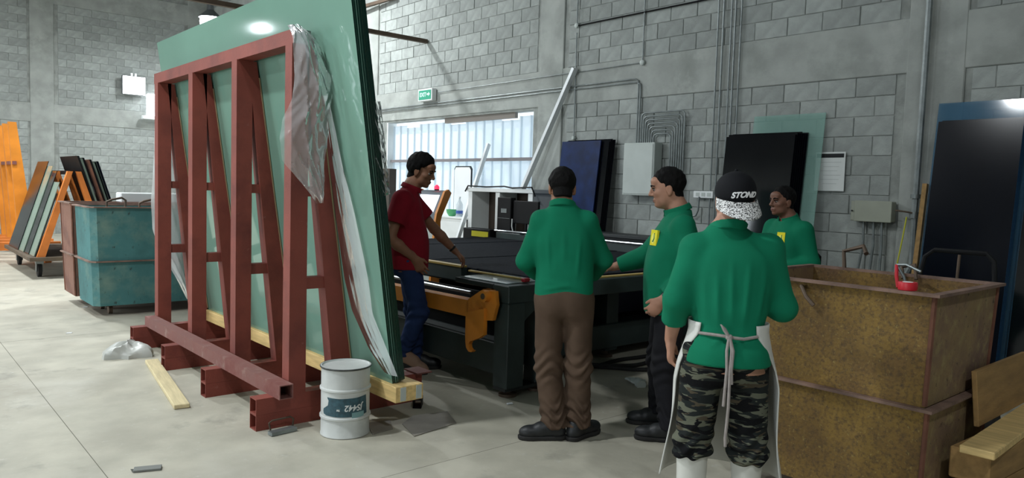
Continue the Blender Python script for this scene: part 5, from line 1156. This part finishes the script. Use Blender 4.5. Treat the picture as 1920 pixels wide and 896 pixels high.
for vv in me.vertices:
    x, z, d = vv.co.x*1.05, vv.co.y*.95, vv.co.z
    zz = .016+z+.06*x; k = math.sqrt(max(.05, 1-((zz-.038)/.094)**2)); rx, ry = .090*k+.0035+d, .111*k+.0035+d; th = (x+.006)/.10
    vv.co = T((rx*math.sin(th), -.014-ry*math.cos(th), zz))
link('lettering', me, M('cap_white_thread', (232, 232, 234), .7), cap)

# heavy man in profile at the table
P3, J, body3, sh3 = person('stout man in green shirt seen in profile, one hand on the table', (3.97, 3.02), -44, dict(
    s=1.0, skin='skinC', shirt='green_cloth', trm='black_cloth', seed=8, look=(-4, 10, 0), fat=.009, hs=1.03, neckr=1.12, hem=.78, sleeveL=1.84, sleeveR=1.84, tr=(1.12, 1.12, 1.05), hairkw=dict(front=.064, nape=-.085, grow=.010, topb=.004), sr=(.076, .068, .056),
    torso=[(.76, -.03, -.035, .190, .165), (.92, -.02, -.035, .200, .180), (1.06, -.01, -.035, .204, .182), (1.22, 0, -.045, .204, .160), (1.33, .005, -.058, .188, .126), (1.40, .012, -.066, .130, .092), (1.45, .02, -.07, .082, .078)],
    J=dict(head=(.028, .008, 1.592), neck=(.02, -.065, 1.452), shL=(-.180, -.075, 1.350), shR=(.185, -.06, 1.35), elL=(-.262, -.14, 1.085), elR=(.24, .10, 1.12), wristL=(-.225, .035, .885), wristR=(.275, .33, 1.03),
           hipL=(-.115, -.03, .85), hipR=(.075, -.03, .85), knL=(-.190, .0, .46), knR=(.07, .01, .46), anL=(-.275, -.03, .10), anR=(.055, .0, .10)),
    handL=dict(d=(.12, .62, -.75), n=(1, 0, 0), t=(.0, .8, .5), curl=(.45, .6, .45)), handR=dict(d=(-.1, 1, -.12), n=(0, -.1, -1), t=(-1, 0, 0)),
    footL=dict(d=(.05, 1)), footR=dict(d=(.0, 1)),
    folds=[((-.12, .10, 1.25), (-.19, .0, 1.05), .014, .006), ((-.19, -.02, 1.20), (-.20, .02, .95), .014, .006), ((-.20, .02, 1.0), (-.10, .13, .92), .014, .006)]))
stripes_logo(sh3, (-.108, .088, 1.268), (-.42, .90, .10)); watch(body3, J['wristL'], J['elL'], .031)

# man behind the yellow bins
P4, J, body4, sh4 = person('man in green shirt standing behind the yellow bins, mouth open', (5.58, 3.12), -64, dict(
    s=.965, skin='skinD', lip=M('lip_dark', (120, 70, 66), .5), shirt='green_cloth', trm='black_cloth', seed=12, look=(2, 2, 0), hem=.80, sleeveL=1.86, sleeveR=1.86, tr=(1.0, 1.05, 1.05), hairkw=dict(front=.062, nape=-.085, grow=.010), sr=(.070, .062, .052),
    torso=[(.78, 0, -.06, .178, .135), (.92, 0, -.06, .180, .135), (1.05, 0, -.065, .182, .138), (1.19, 0, -.065, .190, .135), (1.28, -.004, -.065, .180, .118), (1.35, -.01, -.062, .125, .086), (1.398, -.018, -.06, .076, .072)],
    J=dict(head=(.0, .0, 1.522), neck=(-.015, -.055, 1.388), shL=(-.172, -.085, 1.30), shR=(.172, -.05, 1.30), elL=(-.228, -.13, 1.05), elR=(.23, .02, 1.05), wristL=(-.15, .10, .97), wristR=(.15, .22, 1.0),
           hipL=(-.09, -.06, .83), hipR=(.09, -.06, .83), knL=(-.10, -.05, .45), knR=(.1, -.05, .45), anL=(-.10, -.06, .1), anR=(.1, -.06, .1)),
    handL=dict(d=(.5, .8, -.1), n=(.6, -.3, -.4), t=(0, .2, 1)), handR=dict(d=(-.4, .9, 0), n=(0, -.2, -1), t=(-1, 0, 0)), footL=dict(d=(-.1, 1)), footR=dict(d=(.1, 1)),
    folds=[((-.1, .06, 1.2), (-.18, -.02, 1.02), .014, .006)]))
stripes_logo(sh4, (-.09, .055, 1.225), (-.38, .92, .1), .07, .10)

# man in crimson at the far side of the rack
P5, J, body5, sh5 = person('man in crimson polo shirt and jeans reaching to the table edge', (3.45, 5.27), 124, dict(
    s=1.076, skin='skinB', shirt='red_cloth', trm='denim', seed=15, look=(-20, 18, 0), hem=.87, sleeveL=.62, sleeveR=.62, tr=(1.0, 1.05, 1.0), hairkw=dict(front=.062, nape=-.085, grow=.016, topb=.010), sr=(.074, .06, .05),
    torso=[(.85, .05, -.005, .185, .160), (1.0, .05, -.008, .190, .168), (1.13, .05, -.01, .190, .162), (1.30, .045, -.03, .196, .138), (1.41, .04, -.03, .188, .118), (1.485, .035, -.02, .128, .090), (1.538, .03, -.008, .082, .078)],
    J=dict(head=(.03, .082, 1.684), neck=(.03, .0, 1.540), shL=(-.135, -.01, 1.44), shR=(.215, -.065, 1.44), elL=(-.20, .20, 1.19), elR=(.275, -.155, 1.13), wristL=(-.235, .385, 1.0), wristR=(.235, .035, .975),
           hipL=(-.045, -.005, .93), hipR=(.135, -.005, .93), knL=(-.05, .05, .50), knR=(.135, .085, .51), anL=(-.05, .06, .10), anR=(.135, -.045, .165)),
    handL=dict(d=(-.28, .75, -.68), n=(-.1, -.5, -.9), t=(1, 0, -.1), curl=(.35, .5, .4)), handR=dict(d=(-.12, .55, -.85), n=(-.9, .2, 0), t=(.0, .8, .5), curl=(.2, .3, .3)),
    footL=dict(d=(0, 1)), footR=dict(d=(.05, 1), z0=.075, pitch=-.45, mat=M('tan_shoe', (150, 120, 100), .7, var=.1)),
    folds=[((.19, .10, 1.05), (.23, -.05, 1.20), .014, .006), ((.2, .1, .98), (.23, -.08, 1.05), .014, .006), ((.22, .05, 1.3), (.23, -.05, 1.1), .014, .005)],
    tfolds=[((.22, .05, .75), (.21, .0, .62), .012, .005)]))
watch(body5, J['wristL'], J['elL'], .033)
